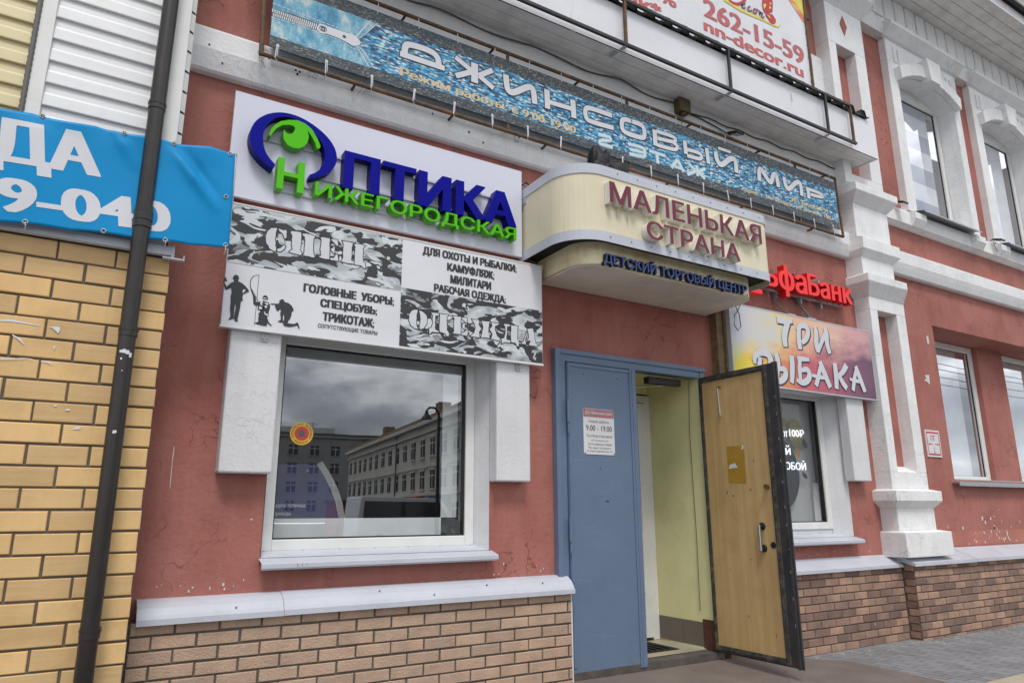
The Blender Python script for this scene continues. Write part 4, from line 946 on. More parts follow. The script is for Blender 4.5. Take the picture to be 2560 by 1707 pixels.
# ------------------------------------------------------------------ blue banner
BY = -.55
Bn = thing('blue_banner', (0, BY, 3.0), 'sky blue vinyl banner reading ДА and 9-040 behind the downpipe', 'banner')
def bulge(x, z):
    d = .012*math.sin(x*5.2+1.3)*math.sin((z-3.0)*4)
    u = (x-.25)*.78-(3.62-z)*.62; v = (x-.25)*.62+(3.62-z)*.78
    d += -.030*math.exp(-(u/.028)**2)*max(0, 1-abs(v-.25)/.26)+.022*math.exp(-((u-.06)/.03)**2)*max(0, 1-abs(v-.22)/.26)
    u2 = (x+.02)*.9-(3.60-z)*.5; d += -.022*math.exp(-(u2/.035)**2)*max(0, 1-abs(3.55-z)/.16)
    d += .010*math.sin(x*17+z*6)*max(0, 1-abs(z-3.64)/.12)
    return d
TLc, TRc, BRc, BLc = (-1.7, 3.53), (.632, 3.668), (.647, 3.006), (-1.7, 2.87)
mb = MB(); NX, NZ = 120, 40; vs = []
for i in range(NX+1):
    for k in range(NZ+1):
        a = lerp(BLc, BRc, i/NX); b = lerp(TLc, TRc, i/NX); p = lerp(a, b, k/NZ)
        sag = -.012*abs(math.sin(i/NX*math.pi*7.5))*(k/NZ)**6+.008*abs(math.sin(i/NX*math.pi*7.5+.6))*(1-k/NZ)**6
        vs.append((p[0], BY+bulge(*p), p[1]+sag))
mb.add(vs, [(i*(NZ+1)+k, (i+1)*(NZ+1)+k, (i+1)*(NZ+1)+k+1, i*(NZ+1)+k+1) for i in range(NX) for k in range(NZ)])
sh = mb.build('vinyl_sheet', 'vinyl_blue', Bn, smooth=True); sm = sh.modifiers.new('thickness', 'SOLIDIFY'); sm.thickness = .002; sm.offset = 1
def btext(body, bl, br, tl, bold):
    mb = MB(); mb.text(body, bl, br, tl, BY-.004, 0, bold); refine(mb, .03); mb.v = [(x, y+bulge(x, z), z) for x, y, z in mb.v]; return mb.build('lettering', 'print_white', Bn, smooth=True)
btext('ДА', ((-0.600, 3.208)[0], 3.222), (-.072, 3.258), ((-0.646, 3.537)[0], 3.530), .052)
btext('9-040', ((-0.538, 2.994)[0], 2.998), (.318, 3.043), ((-0.564, 3.179)[0], 3.190), .042)
for (x, z, dz) in ((-.402, 3.60, .03), (.005, 3.615, .03), (.275, 3.628, .025), (.60, 3.645, .015), (-.40, 2.96, -.03), (-.03, 2.985, 0), (.29, 2.995, -.03), (.625, 3.03, -.05), (.60, 3.345, 0)):
    mb = MB(); q = [(x+.011*math.cos(2*math.pi*k/14), BY+bulge(x, z)-.004, z+.011*math.sin(2*math.pi*k/14)) for k in range(15)]; mb.tube(q, .0042, 6, cap=False); g = mb.build('grommet', 'galvanized', Bn)
    mb = MB(); mb.disc(x, z, .010, .010, BY+bulge(x, z)-.0035, 12); mb.build('hole', 'dark_inside', g)
    if dz: mb = MB(); mb.tube([(x, BY+bulge(x, z)-.006, z), (x+.004, BY-.002, z+dz*.6), (x+.002, BY+.03, z+dz)], .0035, 6); mb.build('tie', 'print_white', Bn)
mb = MB(); mb.tube([(.60, BY-.01, 3.345), (.66, BY+.06, 3.345)], .003, 6); mb.tube([(.635, BY, 3.66), (.650, BY+.05, 3.665), (.652, BY+.05, 3.40), (.645, BY+.02, 3.05)], .003, 6); mb.build('tie', 'print_white', Bn)

# ------------------------------------------------------------------ optician sign
O = thing('optician_sign', (1.88, -.07, 3.57), 'white sign panel with blue ОПТИКА letters and green eye logo above the window', 'sign')
mb = MB(); mb.box(.662, 3.104, -.08, -.045, 3.572, 4.388); mb.build('panel', 'sign_white', O, bevel=.002)
mb = MB(); mb.box(.70, 3.07, -.045, .0, 3.60, 3.64); mb.box(.70, 3.07, -.045, .0, 4.30, 4.34); mb.build('batten', 'white_metal', O)
mb = MB()
for x0, x1, z in ((.86, 2.86, 4.055), (1.22, 2.80, 3.850), (.99, 2.97, 3.756), (.99, 2.97, 3.685)): mb.box(x0, x1, -.096, -.082, z-.008, z+.008)
mb.build('mounting_rail', 'white_metal', O)
LD = .088
def oring():
    o = [(0.945, 3.800), (0.878, 3.834), (0.818, 3.887), (0.781, 3.940), (0.766, 4.010), (0.773, 4.078), (0.806, 4.151), (0.866, 4.211), (0.933, 4.248), (1.001, 4.267), (1.084, 4.268), (1.171, 4.247), (1.255, 4.208), (1.331, 4.154), (1.381, 4.089), (1.401, 4.024), (1.399, 3.968), (1.376, 3.913), (1.332, 3.861), (1.269, 3.819), (1.210, 3.795)]
    i_ = [(0.960, 3.836), (0.928, 3.864), (0.895, 3.900), (0.869, 3.954), (0.857, 4.024), (0.863, 4.093), (0.891, 4.156), (0.936, 4.205), (0.992, 4.233), (1.053, 4.239), (1.122, 4.222), (1.186, 4.190), (1.240, 4.150), (1.282, 4.097), (1.308, 4.034), (1.312, 3.968), (1.290, 3.903), (1.252, 3.853), (1.208, 3.825)]
    def sm(p):
        for _ in range(2):
            q = [p[0]]
            for k in range(len(p)-1): q += [lerp(p[k], p[k+1], .25), lerp(p[k], p[k+1], .75)]
            p = q+[p[-1]]
        return p
    mb = MB(); mb.prism(sm(o)+sm(i_)[::-1], OPY, OPY+LD, 0, 1); return mb
OPY = -.172
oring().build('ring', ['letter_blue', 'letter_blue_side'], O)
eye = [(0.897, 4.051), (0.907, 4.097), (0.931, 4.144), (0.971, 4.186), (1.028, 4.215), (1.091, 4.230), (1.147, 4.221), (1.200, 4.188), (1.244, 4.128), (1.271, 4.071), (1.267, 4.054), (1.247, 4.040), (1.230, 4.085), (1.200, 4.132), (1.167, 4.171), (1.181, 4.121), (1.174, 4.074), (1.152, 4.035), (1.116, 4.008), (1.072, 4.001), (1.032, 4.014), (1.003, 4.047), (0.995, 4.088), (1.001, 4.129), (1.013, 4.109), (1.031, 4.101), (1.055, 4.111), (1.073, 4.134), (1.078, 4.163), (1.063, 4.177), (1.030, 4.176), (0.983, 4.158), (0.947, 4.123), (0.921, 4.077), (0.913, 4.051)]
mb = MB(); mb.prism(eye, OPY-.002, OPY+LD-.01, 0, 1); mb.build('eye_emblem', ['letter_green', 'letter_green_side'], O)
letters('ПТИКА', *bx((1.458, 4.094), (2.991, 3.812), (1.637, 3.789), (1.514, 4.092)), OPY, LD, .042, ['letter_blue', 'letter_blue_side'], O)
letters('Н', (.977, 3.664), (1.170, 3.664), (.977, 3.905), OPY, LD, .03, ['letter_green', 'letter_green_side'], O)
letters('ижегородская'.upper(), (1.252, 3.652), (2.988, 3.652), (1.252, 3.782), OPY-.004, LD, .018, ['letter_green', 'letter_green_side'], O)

# ------------------------------------------------------------------ workwear sign with the camouflage print
S = thing('workwear_sign', (1.97, -.15, 2.62), 'wide white board with grey camouflage panels reading СПЕЦ ОДЕЖДА under the optician sign', 'sign')
sx0, sx1, sz0, sz1, sxm = .697, 3.248, 2.617, 3.480, 1.953
mb = MB(); mb.box(sx0, sx1, -.168, -.128, sz0, sz1); mb.build('board', 'panel_white', S, bevel=.002)
mb = MB(); mb.box(sx0-.006, sx1+.006, -.172, -.126, sz0-.012, sz0); mb.box(sx0-.006, sx1+.006, -.172, -.126, sz1, sz1+.010); mb.box(.80, 3.2, -.12, -.0, 3.43, 3.475); mb.build('edge_profile', 'white_plastic', S)
zc1 = (1.408, 3.055)[1]; zc0 = (2.478, 3.082)[1]
mb = MB(); mb.rect(sx0+.004, sxm, zc1, sz1-.012, -.1705); mb.rect(sxm, sx1-.004, sz0+.008, zc0, -.1705); cm = mb.build('camouflage_print', 'camouflage', S)
sten = MB(); outl = MB()
ST = []
def stencil(polys):
    sten = MB(); outl = MB()
    for p in polys:
        q = []
        for i in range(len(p)):
            a, b = p[i], p[(i+1) % len(p)]; q.append((a[0]+rnd.uniform(-.002, .002), a[1]+rnd.uniform(-.002, .002)))
            if math.dist(a, b) > .04:
                for t in (.3, .55, .8): m_ = lerp(a, b, t); q.append((m_[0]+rnd.uniform(-.0025, .0025), m_[1]+rnd.uniform(-.002, .002)))
        sten.flat(q, -.1735); c_ = q+[q[0], q[1]]; outl.stroke(c_, .013, -.1720)
    so_ = sten.build('stencil_lettering', 'print_white', S); outl.build('stencil_outline', 'ink_black', so_)
stencil([[(0.970, 3.355), (1.008, 3.361), (1.001, 3.333), (0.998, 3.290), (1.003, 3.238), (1.013, 3.194), (1.000, 3.188), (0.968, 3.200), (0.941, 3.240), (0.934, 3.284), (0.945, 3.324)], [(1.015, 3.359), (1.039, 3.356), (1.048, 3.350), (1.068, 3.360), (1.073, 3.344), (1.073, 3.298), (1.062, 3.297), (1.050, 3.324), (1.020, 3.346)], [(1.016, 3.206), (1.040, 3.218), (1.063, 3.242), (1.074, 3.236), (1.068, 3.216), (1.045, 3.193), (1.021, 3.188)],
 [(1.104, 3.360), (1.176, 3.364), (1.176, 3.334), (1.178, 3.222), (1.192, 3.204), (1.180, 3.194), (1.148, 3.195), (1.104, 3.202), (1.104, 3.208), (1.121, 3.223), (1.115, 3.260), (1.113, 3.333), (1.103, 3.346)], [(1.184, 3.359), (1.239, 3.361), (1.278, 3.355), (1.266, 3.333), (1.265, 3.259), (1.273, 3.218), (1.282, 3.200), (1.264, 3.192), (1.198, 3.197), (1.204, 3.216), (1.209, 3.279), (1.204, 3.332), (1.186, 3.348)],
 [(1.313, 3.357), (1.382, 3.361), (1.385, 3.290), (1.386, 3.200), (1.349, 3.199), (1.309, 3.205), (1.327, 3.216), (1.320, 3.270), (1.322, 3.309), (1.326, 3.334)], [(1.392, 3.357), (1.441, 3.361), (1.446, 3.316), (1.433, 3.316), (1.416, 3.336)], [(1.421, 3.311), (1.425, 3.251), (1.409, 3.263), (1.393, 3.280), (1.407, 3.291)], [(1.395, 3.210), (1.423, 3.219), (1.436, 3.249), (1.450, 3.244), (1.454, 3.201), (1.394, 3.198)],
 [(1.476, 3.358), (1.530, 3.361), (1.558, 3.355), (1.550, 3.323), (1.553, 3.219), (1.573, 3.217), (1.572, 3.199), (1.543, 3.196), (1.477, 3.201), (1.488, 3.219), (1.488, 3.287), (1.487, 3.339)], [(1.566, 3.354), (1.621, 3.363), (1.649, 3.355), (1.636, 3.332), (1.641, 3.228), (1.659, 3.223), (1.662, 3.179), (1.646, 3.179), (1.629, 3.197), (1.580, 3.196), (1.575, 3.296), (1.579, 3.337)]])
stencil([[(2.073, 2.922), (2.096, 2.921), (2.087, 2.887), (2.083, 2.841), (2.087, 2.797), (2.098, 2.774), (2.077, 2.773), (2.040, 2.796), (2.024, 2.838), (2.027, 2.878), (2.047, 2.909)], [(2.107, 2.922), (2.141, 2.910), (2.168, 2.888), (2.177, 2.854), (2.173, 2.819), (2.145, 2.780), (2.114, 2.773), (2.113, 2.801), (2.120, 2.846), (2.116, 2.886)],
 [(2.208, 2.919), (2.272, 2.919), (2.273, 2.908), (2.243, 2.899), (2.243, 2.803), (2.246, 2.786), (2.276, 2.777), (2.276, 2.769), (2.220, 2.765), (2.196, 2.742), (2.192, 2.791), (2.213, 2.799), (2.223, 2.836), (2.221, 2.901)], [(2.283, 2.918), (2.357, 2.920), (2.343, 2.903), (2.342, 2.857), (2.346, 2.796), (2.365, 2.773), (2.360, 2.745), (2.344, 2.750), (2.327, 2.769), (2.284, 2.773), (2.282, 2.849)],
 [(2.393, 2.918), (2.465, 2.920), (2.465, 2.776), (2.395, 2.777), (2.409, 2.794), (2.405, 2.860), (2.410, 2.897)], [(2.471, 2.916), (2.522, 2.918), (2.522, 2.879), (2.505, 2.879)], [(2.491, 2.872), (2.503, 2.874), (2.501, 2.819), (2.478, 2.845)], [(2.473, 2.787), (2.504, 2.799), (2.515, 2.818), (2.529, 2.815), (2.527, 2.774), (2.473, 2.775)],
 [(2.562, 2.913), (2.631, 2.915), (2.628, 2.896), (2.625, 2.880), (2.651, 2.847), (2.629, 2.818), (2.638, 2.772), (2.555, 2.772), (2.589, 2.807), (2.599, 2.850), (2.585, 2.890)], [(2.654, 2.913), (2.733, 2.916), (2.721, 2.898), (2.718, 2.835), (2.730, 2.779), (2.649, 2.779), (2.660, 2.806), (2.669, 2.870)], [(2.744, 2.912), (2.822, 2.912), (2.780, 2.885), (2.777, 2.853), (2.801, 2.803), (2.828, 2.785), (2.816, 2.771), (2.745, 2.775), (2.757, 2.819), (2.730, 2.852), (2.756, 2.882)],
 [(2.861, 2.917), (2.927, 2.916), (2.924, 2.905), (2.894, 2.898), (2.888, 2.788), (2.924, 2.781), (2.921, 2.765), (2.870, 2.764), (2.846, 2.745), (2.843, 2.787), (2.867, 2.796), (2.876, 2.834), (2.879, 2.893)], [(2.936, 2.914), (3.001, 2.915), (2.994, 2.892), (2.991, 2.806), (3.009, 2.781), (3.006, 2.743), (2.991, 2.749), (2.972, 2.769), (2.933, 2.772), (2.930, 2.841)],
 [(3.084, 2.877), (3.087, 2.861), (3.071, 2.810), (3.077, 2.771), (3.034, 2.771), (3.034, 2.779), (3.056, 2.792)], [(3.091, 2.905), (3.147, 2.915), (3.160, 2.870), (3.171, 2.795), (3.193, 2.776), (3.190, 2.765), (3.105, 2.766), (3.127, 2.801), (3.090, 2.813), (3.084, 2.817), (3.109, 2.826), (3.106, 2.864)]])
mb = MB(); TB = .07; TY = -.1715
for body, box in (('ГОЛОВНЫЕ  УБОРЫ;', bx((1.218, 2.956), (1.900, 2.950), (1.895, 2.923), (1.223, 2.992))),
                  ('СПЕЦОБУВЬ;', bx((1.343, 2.859), (1.770, 2.861), (1.768, 2.826), (1.352, 2.898))),
                  ('ТРИКОТАЖ;', bx((1.365, 2.774), (1.752, 2.766), (1.747, 2.730), (1.368, 2.803))),
                  ('ДЛЯ ОХОТЫ И РЫБАЛКИ;', bx((2.123, 3.401), (2.990, 3.408), (2.979, 3.373), (2.143, 3.450))),
                  ('КАМУФЛЯЖ;', bx((2.337, 3.316), (2.773, 3.317), (2.768, 3.279), (2.343, 3.356))),
                  ('МИЛИТАРИ', bx((2.367, 3.221), (2.744, 3.208), (2.732, 3.187), (2.370, 3.256))),
                  ('РАБОЧАЯ ОДЕЖДА;', bx((2.227, 3.122), (2.884, 3.127), (2.876, 3.084), (2.230, 3.159)))): ptext('lettering', 'ink_black', S, body, box, TY, TB)
ptext('lettering', 'ink_black', S, 'СОПУТСТВУЮЩИЕ ТОВАРЫ', bx((1.337, 2.693), (1.779, 2.701), (1.775, 2.678), (1.339, 2.713)), TY, .03)
mb = MB(); lt = MB()
mb.flat([(0.744, 2.942), (0.747, 2.949), (0.750, 2.964), (0.763, 2.974), (0.778, 2.970), (0.786, 2.952), (0.782, 2.945), (0.782, 2.929), (0.802, 2.924), (0.824, 2.910), (0.847, 2.887), (0.856, 2.874), (0.855, 2.869), (0.815, 2.841), (0.823, 2.835), (0.815, 2.830), (0.823, 2.799), (0.810, 2.795), (0.808, 2.746), (0.803, 2.700), (0.799, 2.671), (0.802, 2.652), (0.796, 2.648), (0.784, 2.653), (0.775, 2.671), (0.776, 2.703), (0.781, 2.742), (0.776, 2.779), (0.774, 2.753), (0.773, 2.696), (0.774, 2.667), (0.763, 2.663), (0.749, 2.656), (0.741, 2.660), (0.753, 2.677), (0.749, 2.708), (0.745, 2.733), (0.746, 2.772), (0.742, 2.819), (0.746, 2.842), (0.742, 2.877), (0.714, 2.859), (0.705, 2.861), (0.697, 2.879), (0.689, 2.906), (0.688, 2.925), (0.691, 2.932), (0.695, 2.944), (0.691, 2.966), (0.696, 2.950), (0.706, 2.935), (0.711, 2.918), (0.705, 2.915), (0.697, 2.921), (0.697, 2.905), (0.712, 2.881), (0.736, 2.911), (0.754, 2.922), (0.753, 2.940)], TY)
lt.flat([(0.816, 2.876), (0.824, 2.880), (0.834, 2.874), (0.816, 2.850)], TY-.001)
mb.flat([(1.059, 2.823), (1.061, 2.836), (1.068, 2.847), (1.082, 2.851), (1.092, 2.844), (1.096, 2.833), (1.121, 2.830), (1.144, 2.816), (1.158, 2.794), (1.162, 2.780), (1.149, 2.770), (1.149, 2.747), (1.141, 2.719), (1.130, 2.701), (1.126, 2.686), (1.147, 2.684), (1.175, 2.687), (1.192, 2.701), (1.200, 2.691), (1.212, 2.659), (1.206, 2.654), (1.195, 2.677), (1.182, 2.674), (1.158, 2.664), (1.139, 2.660), (1.102, 2.664), (1.095, 2.686), (1.078, 2.684), (1.058, 2.688), (1.064, 2.693), (1.077, 2.700), (1.079, 2.714), (1.073, 2.742), (1.073, 2.762), (1.078, 2.769), (1.070, 2.778), (1.057, 2.762), (1.048, 2.765), (1.035, 2.789), (1.033, 2.804), (1.008, 2.802), (1.001, 2.807), (1.004, 2.809), (1.032, 2.811), (1.061, 2.816)], TY)
lt.flat([(1.092, 2.735), (1.096, 2.739), (1.100, 2.723), (1.099, 2.697), (1.094, 2.699)], TY-.001)
mb.flat([(0.952, 2.822), (0.967, 2.817), (0.986, 2.815), (0.999, 2.800), (1.002, 2.778), (0.995, 2.751), (0.996, 2.718), (0.987, 2.714), (0.992, 2.695), (1.002, 2.674), (1.024, 2.654), (1.016, 2.651), (0.991, 2.669), (0.989, 2.646), (0.953, 2.647), (0.910, 2.655), (0.916, 2.662), (0.932, 2.667), (0.930, 2.696), (0.932, 2.719), (0.926, 2.724), (0.937, 2.736), (0.939, 2.752), (0.956, 2.768), (0.948, 2.796)], TY)
mb.flat([(0.884, 2.838), (0.891, 2.849), (0.902, 2.838), (0.906, 2.822), (0.905, 2.805), (0.931, 2.810), (0.934, 2.816), (0.937, 2.794), (0.916, 2.779), (0.897, 2.782), (0.889, 2.797), (0.888, 2.819)], TY)
mb.flat([(0.946, 2.836), (0.952, 2.855), (0.965, 2.861), (0.978, 2.856), (0.985, 2.839), (0.981, 2.832), (0.972, 2.832), (0.954, 2.833)], TY)
for q in ([(0.953, 2.842), (0.977, 2.842), (0.976, 2.838), (0.954, 2.837)], [(0.967, 2.802), (0.977, 2.810), (0.990, 2.802), (0.981, 2.791)], [(0.965, 2.787), (0.982, 2.787), (0.980, 2.772), (0.967, 2.773)], [(0.965, 2.745), (0.972, 2.743), (0.974, 2.725), (0.967, 2.728)], [(0.975, 2.732), (0.993, 2.731), (0.991, 2.718), (0.975, 2.722)], [(0.953, 2.810), (0.962, 2.806), (0.974, 2.813), (0.965, 2.803)]): lt.flat(q, TY-.001)
mb.stroke([(0.891, 2.842), (0.879, 2.866), (0.867, 2.891), (0.860, 2.919), (0.860, 2.952), (0.870, 2.977), (0.887, 2.991), (0.912, 2.998)], [.010, .008, .006, .005, .004, .004, .003, .003], TY, smooth=2)
for q in ([(0.912, 2.998), (0.911, 2.891), (0.912, 2.813)], [(0.871, 2.891), (0.901, 2.844), (0.922, 2.815)], [(0.911, 2.780), (0.910, 2.716), (0.910, 2.642)]): mb.stroke(q, .0028, TY)
mb.stroke([(0.926, 2.783), (0.939, 2.786), (0.959, 2.769), (0.951, 2.754), (0.925, 2.755), (0.926, 2.783)], .007, TY)
mb.build('silhouettes', 'ink_black', S); lt.build('silhouette_highlights', 'panel_white', S)
for x in (.992, 3.02):
    mb = MB(); mb.box(x-.022, x+.022, -.137, -.126, 2.548, 2.632); br = mb.build('bracket', 'galvanized', S)
    mb = MB()
    for dx, dz in ((-.011, .02), (.011, .02), (0, -.0), (-.011, -.022), (.011, -.022)): mb.disc(x+dx, 2.585+dz, .0042, .0042, -.1375, 8)
    mb.build('screw_hole', 'dark_inside', br)

# ------------------------------------------------------------------ long jeans shop banner
J = thing('jeans_banner', (4.2, -.19, 4.67), 'long blue denim patterned banner stretched in a rusty pipe frame across the facade', 'banner')
jx0, jx1, jzb, jzt = .842, 7.63, 4.748, 5.375
mb = MB(); mb.rect(jx0, jx1, jzb, jzt, -.197); mb.add([(jx0, -.195, jzb), (jx1, -.195, jzb), (jx1, -.195, jzt), (jx0, -.195, jzt)], [(3, 2, 1, 0)]); mb.build('sheet', 'denim_weave', J)
zb1, zt0 = 4.842, 5.262
mb = MB(); mb.rect(jx0, jx1, jzb, zb1, -.199); mb.rect(jx0, jx1, zt0, jzt, -.199); mb.build('border_print', 'denim_border', J)
mb = MB(); mb.flat([(jx0, zb1), (1.625, zb1)]+[(1.596, 4.948), (1.530, 5.013), (1.509, 5.052), (1.517, 5.087), (1.595, 5.181), (1.654, 5.265)]+[(1.66, zt0), (jx0, zt0)], -.1985); mb.build('washed_denim_print', 'denim_light', J)
mb = MB(); Zt = MB(); zd = MB()
def zq(a, b, w, m_): m_.stroke([a, b], w, -.2005)
zd.stroke([(0.836, 5.035), (0.993, 5.047), (1.182, 5.044)], .062, -.1995)
ta = [(0.839, 5.049), (1.181, 5.051)]; tb = [(0.841, 5.025), (1.183, 5.034)]
for k in range(22):
    t = (k+.3)/22; p = lerp(ta[0], ta[1], t); q = lerp(tb[0], tb[1], t+.02)
    Zt.stroke([(p[0], p[1]+.016), (p[0]+.001, p[1]-.012)], .009, -.2005); Zt.stroke([(q[0], q[1]+.006), (q[0]+.001, q[1]-.020)], .009, -.2008)
for a, b, n_ in (((1.489, 5.086), (1.591, 5.262), 12), ((1.494, 4.988), (1.590, 4.857), 9)):
    for k in range(n_):
        p = lerp(a, b, k/(n_-1)); s_ = -1 if n_ == 12 else 1
        Zt.stroke([(p[0]-.010, p[1]+.010*s_), (p[0]+.012, p[1]-.004*s_)], .008, -.2005)
Zt.stroke([(1.513, 5.072), (1.554, 5.122), (1.599, 5.185), (1.659, 5.268)], .007, -.2005, smooth=1); Zt.stroke([(1.507, 5.001), (1.552, 4.963), (1.592, 4.921), (1.641, 4.847)], .007, -.2005, smooth=1)
for pts in ([(0.839, 5.109), (1.019, 5.108), (1.210, 5.099), (1.394, 5.096), (1.469, 5.094)], [(0.837, 4.989), (1.022, 5.000), (1.216, 4.996), (1.376, 4.993), (1.486, 4.949)]):
    for a, b in zip(pts[:-1], pts[1:]):
        for k in range(5): Zt.stroke([lerp(a, b, k/5), lerp(a, b, (k+.72)/5)], .006, -.2005)
Zt.prism([(1.180, 5.043), (1.194, 5.072), (1.225, 5.081), (1.252, 5.077), (1.321, 5.078), (1.404, 5.074), (1.446, 5.088), (1.489, 5.076), (1.527, 5.038), (1.512, 5.006), (1.461, 4.981), (1.418, 4.996), (1.352, 5.007), (1.252, 5.010), (1.207, 4.997), (1.184, 5.014)], -.2015, -.2005)
zd.disc(*(1.223, 5.042), .030, .024, -.2025, 20); zd.disc(*(1.391, 5.037), .015, .014, -.2025, 14)
for k in range(3):
    p = lerp((1.204, 5.042), (1.243, 5.042), k/2); Zt.stroke([(p[0], p[1]+.006), (p[0], p[1]-.012)], .008, -.2032)
Zt.build('zip_print', 'print_white', J); zd.build('zip_tape_print', 'ink_dark', J)
JS = [([(1.898, 5.070), (1.898, 5.140), (1.926, 5.180), (2.138, 5.188), (2.200, 5.149), (2.209, 5.067)], .055, 1), ([(1.858, 5.061), (2.263, 5.067)], .050, 0),
 ([(2.550, 5.222), (2.552, 5.030)], .068, 0), ([(2.362, 5.212), (2.526, 5.136)], .048, 0), ([(2.369, 5.033), (2.522, 5.125)], .048, 0), ([(2.730, 5.216), (2.592, 5.112)], .048, 0), ([(2.742, 5.039), (2.594, 5.113)], .048, 0),
 ([(2.868, 5.220), (2.875, 5.117), (2.892, 5.065), (2.944, 5.059), (3.071, 5.156), (3.131, 5.189), (3.165, 5.159), (3.174, 5.025)], .060, 1),
 ([(3.310, 5.219), (3.316, 5.022)], .060, 0), ([(3.606, 5.210), (3.616, 5.019)], .060, 0), ([(3.341, 5.098), (3.603, 5.110)], .046, 0),
 ([(4.083, 5.191), (3.801, 5.191), (3.749, 5.160), (3.756, 5.060), (3.810, 5.042), (4.097, 5.060)], .050, 1),
 ([(4.339, 5.206), (4.240, 5.204), (4.203, 5.173), (4.202, 5.080), (4.255, 5.051), (4.461, 5.056), (4.499, 5.087), (4.498, 5.178), (4.456, 5.210), (4.329, 5.207)], .052, 1),
 ([(4.637, 5.204), (4.640, 5.024)], .058, 0), ([(4.662, 5.195), (4.881, 5.205), (4.931, 5.187), (4.919, 5.149), (4.892, 5.138), (4.672, 5.118)], .042, 1), ([(4.891, 5.133), (4.951, 5.113), (4.941, 5.075), (4.900, 5.051), (4.666, 5.040)], .042, 1),
 ([(5.060, 5.205), (5.066, 5.050)], .055, 0), ([(5.083, 5.109), (5.251, 5.120), (5.302, 5.098), (5.289, 5.056), (5.239, 5.043), (5.080, 5.037)], .042, 1), ([(5.384, 5.208), (5.396, 5.027)], .055, 0),
 ([(5.565, 5.261), (5.765, 5.266)], .035, 0), ([(5.521, 5.207), (5.525, 5.111), (5.589, 5.050), (5.733, 5.181), (5.810, 5.204), (5.834, 5.156), (5.828, 5.036)], .062, 1),
 ([(6.202, 5.031), (6.209, 5.162), (6.250, 5.200), (6.362, 5.067), (6.411, 5.068), (6.452, 5.178), (6.510, 5.194), (6.527, 5.038)], .062, 1), ([(6.644, 5.197), (6.654, 5.086), (6.712, 5.048), (6.849, 5.179), (6.925, 5.203), (6.948, 5.153), (6.941, 5.029)], .060, 1),
 ([(7.073, 5.025), (7.073, 5.132)], .058, 0), ([(7.032, 5.150), (7.305, 5.154), (7.357, 5.130), (7.332, 5.101), (7.109, 5.090)], .042, 1)]
jl = MB(); jo = MB(); NW = len(JS)-4
for i, (p, w_, s_) in enumerate(JS):
    if i == NW:
        t_ = jl.build('title_lettering', 'print_white', J); jo.build('title_outline', 'ink_black', t_); jl = MB(); jo = MB()
    jl.stroke(p, w_, -.2012-i*.00006, smooth=s_*2)
    d0 = (Vector(p[0])-Vector(p[1])).normalized()*.008; d1 = (Vector(p[-1])-Vector(p[-2])).normalized()*.008
    pp = [tuple(Vector(p[0])+d0)]+list(p[1:-1])+[tuple(Vector(p[-1])+d1)]; jo.stroke(pp, w_+.018, -.1995-i*.00004, smooth=s_*2)
t_ = jl.build('title_lettering', 'print_white', J); jo.build('title_outline', 'ink_black', t_)
e1 = MB(); e0 = MB()
for i, (p, w_) in enumerate([([(3.899, 4.934), (4.040, 4.946), (4.055, 4.929), (4.045, 4.908), (3.923, 4.877), (3.916, 4.848), (3.935, 4.839), (4.076, 4.846)], .034), ([(4.275, 4.941), (4.464, 4.955), (4.495, 4.925), (4.489, 4.869), (4.465, 4.851), (4.284, 4.836)], .034), ([(4.291, 4.888), (4.482, 4.900)], .030), ([(4.550, 4.943), (4.767, 4.946)], .032), ([(4.653, 4.931), (4.661, 4.832)], .040),
 ([(4.843, 4.836), (4.938, 4.948)], .040), ([(4.938, 4.948), (5.017, 4.833)], .040), ([(4.897, 4.863), (4.978, 4.862)], .028), ([(5.216, 4.961), (5.221, 4.837)], .040), ([(5.098, 4.944), (5.199, 4.896)], .034), ([(5.067, 4.819), (5.199, 4.890)], .034), ([(5.341, 4.956), (5.235, 4.890)], .034), ([(5.326, 4.834), (5.235, 4.887)], .034)]):
    if i == 1: o2_ = e1.build('floor_lettering', 'floor_print', J); e0.build('floor_lettering_halo', 'ink_lightblue', o2_); e1 = MB(); e0 = MB()
    e1.stroke(p, w_*.8, -.2010-i*.00006, smooth=1 if len(p) > 3 else 0); e0.stroke(p, w_*.8+.016, -.1995-i*.00005, smooth=1 if len(p) > 3 else 0)
o2_ = e1.build('floor_lettering', 'floor_print', J); e0.build('floor_lettering_halo', 'ink_lightblue', o2_)
mb = MB()
ptext('small_lettering', 'ink_cream', J, 'Режим работы: с 9.00-19.00', bx((1.865, 4.897), (3.635, 4.890), (2.352, 4.841), (1.874, 4.938)), -.2010, .035)
ptext('small_lettering', 'ink_cream', J, 'ИП Закеров Р.Н.', bx((6.749, 4.945), (7.435, 4.965), (6.772, 4.898), (6.763, 4.971)), -.2010, .035)
ptext('small_lettering', 'ink_cream', J, 'Адрес: г. Богородск, ул. Ленина, 180', bx((5.885, 4.868), (7.456, 4.871), (6.022, 4.833), (5.905, 4.891)), -.2010, .035)
mb = MB()
mb.tube([(.775, -.19, 4.672), (4.2, -.19, 4.668), (7.69, -.19, 4.672)], .0165, 8); mb.tube([(.76, -.19, 5.46), (4.2, -.19, 5.452), (7.66, -.19, 5.44)], .0165, 8); mb.tube([(.792, -.19, 4.66), (.765, -.19, 5.50)], .017, 8); mb.tube([(7.69, -.19, 4.665), (7.655, -.19, 5.44)], .015, 8)
for x in (2.9, 4.3, 6.9): mb.tube([(x, -.18, 4.67), (x, -.18, 5.45)], .015, 8)
for x in (1.5, 2.35, 3.3, 4.8, 5.9, 7.1): mb.tube([(x, -.19, 4.655), (x, .0, 4.64)], .012, 6); mb.tube([(x+.4, -.19, 5.45), (x+.4, .0, 5.45)], .012, 6)
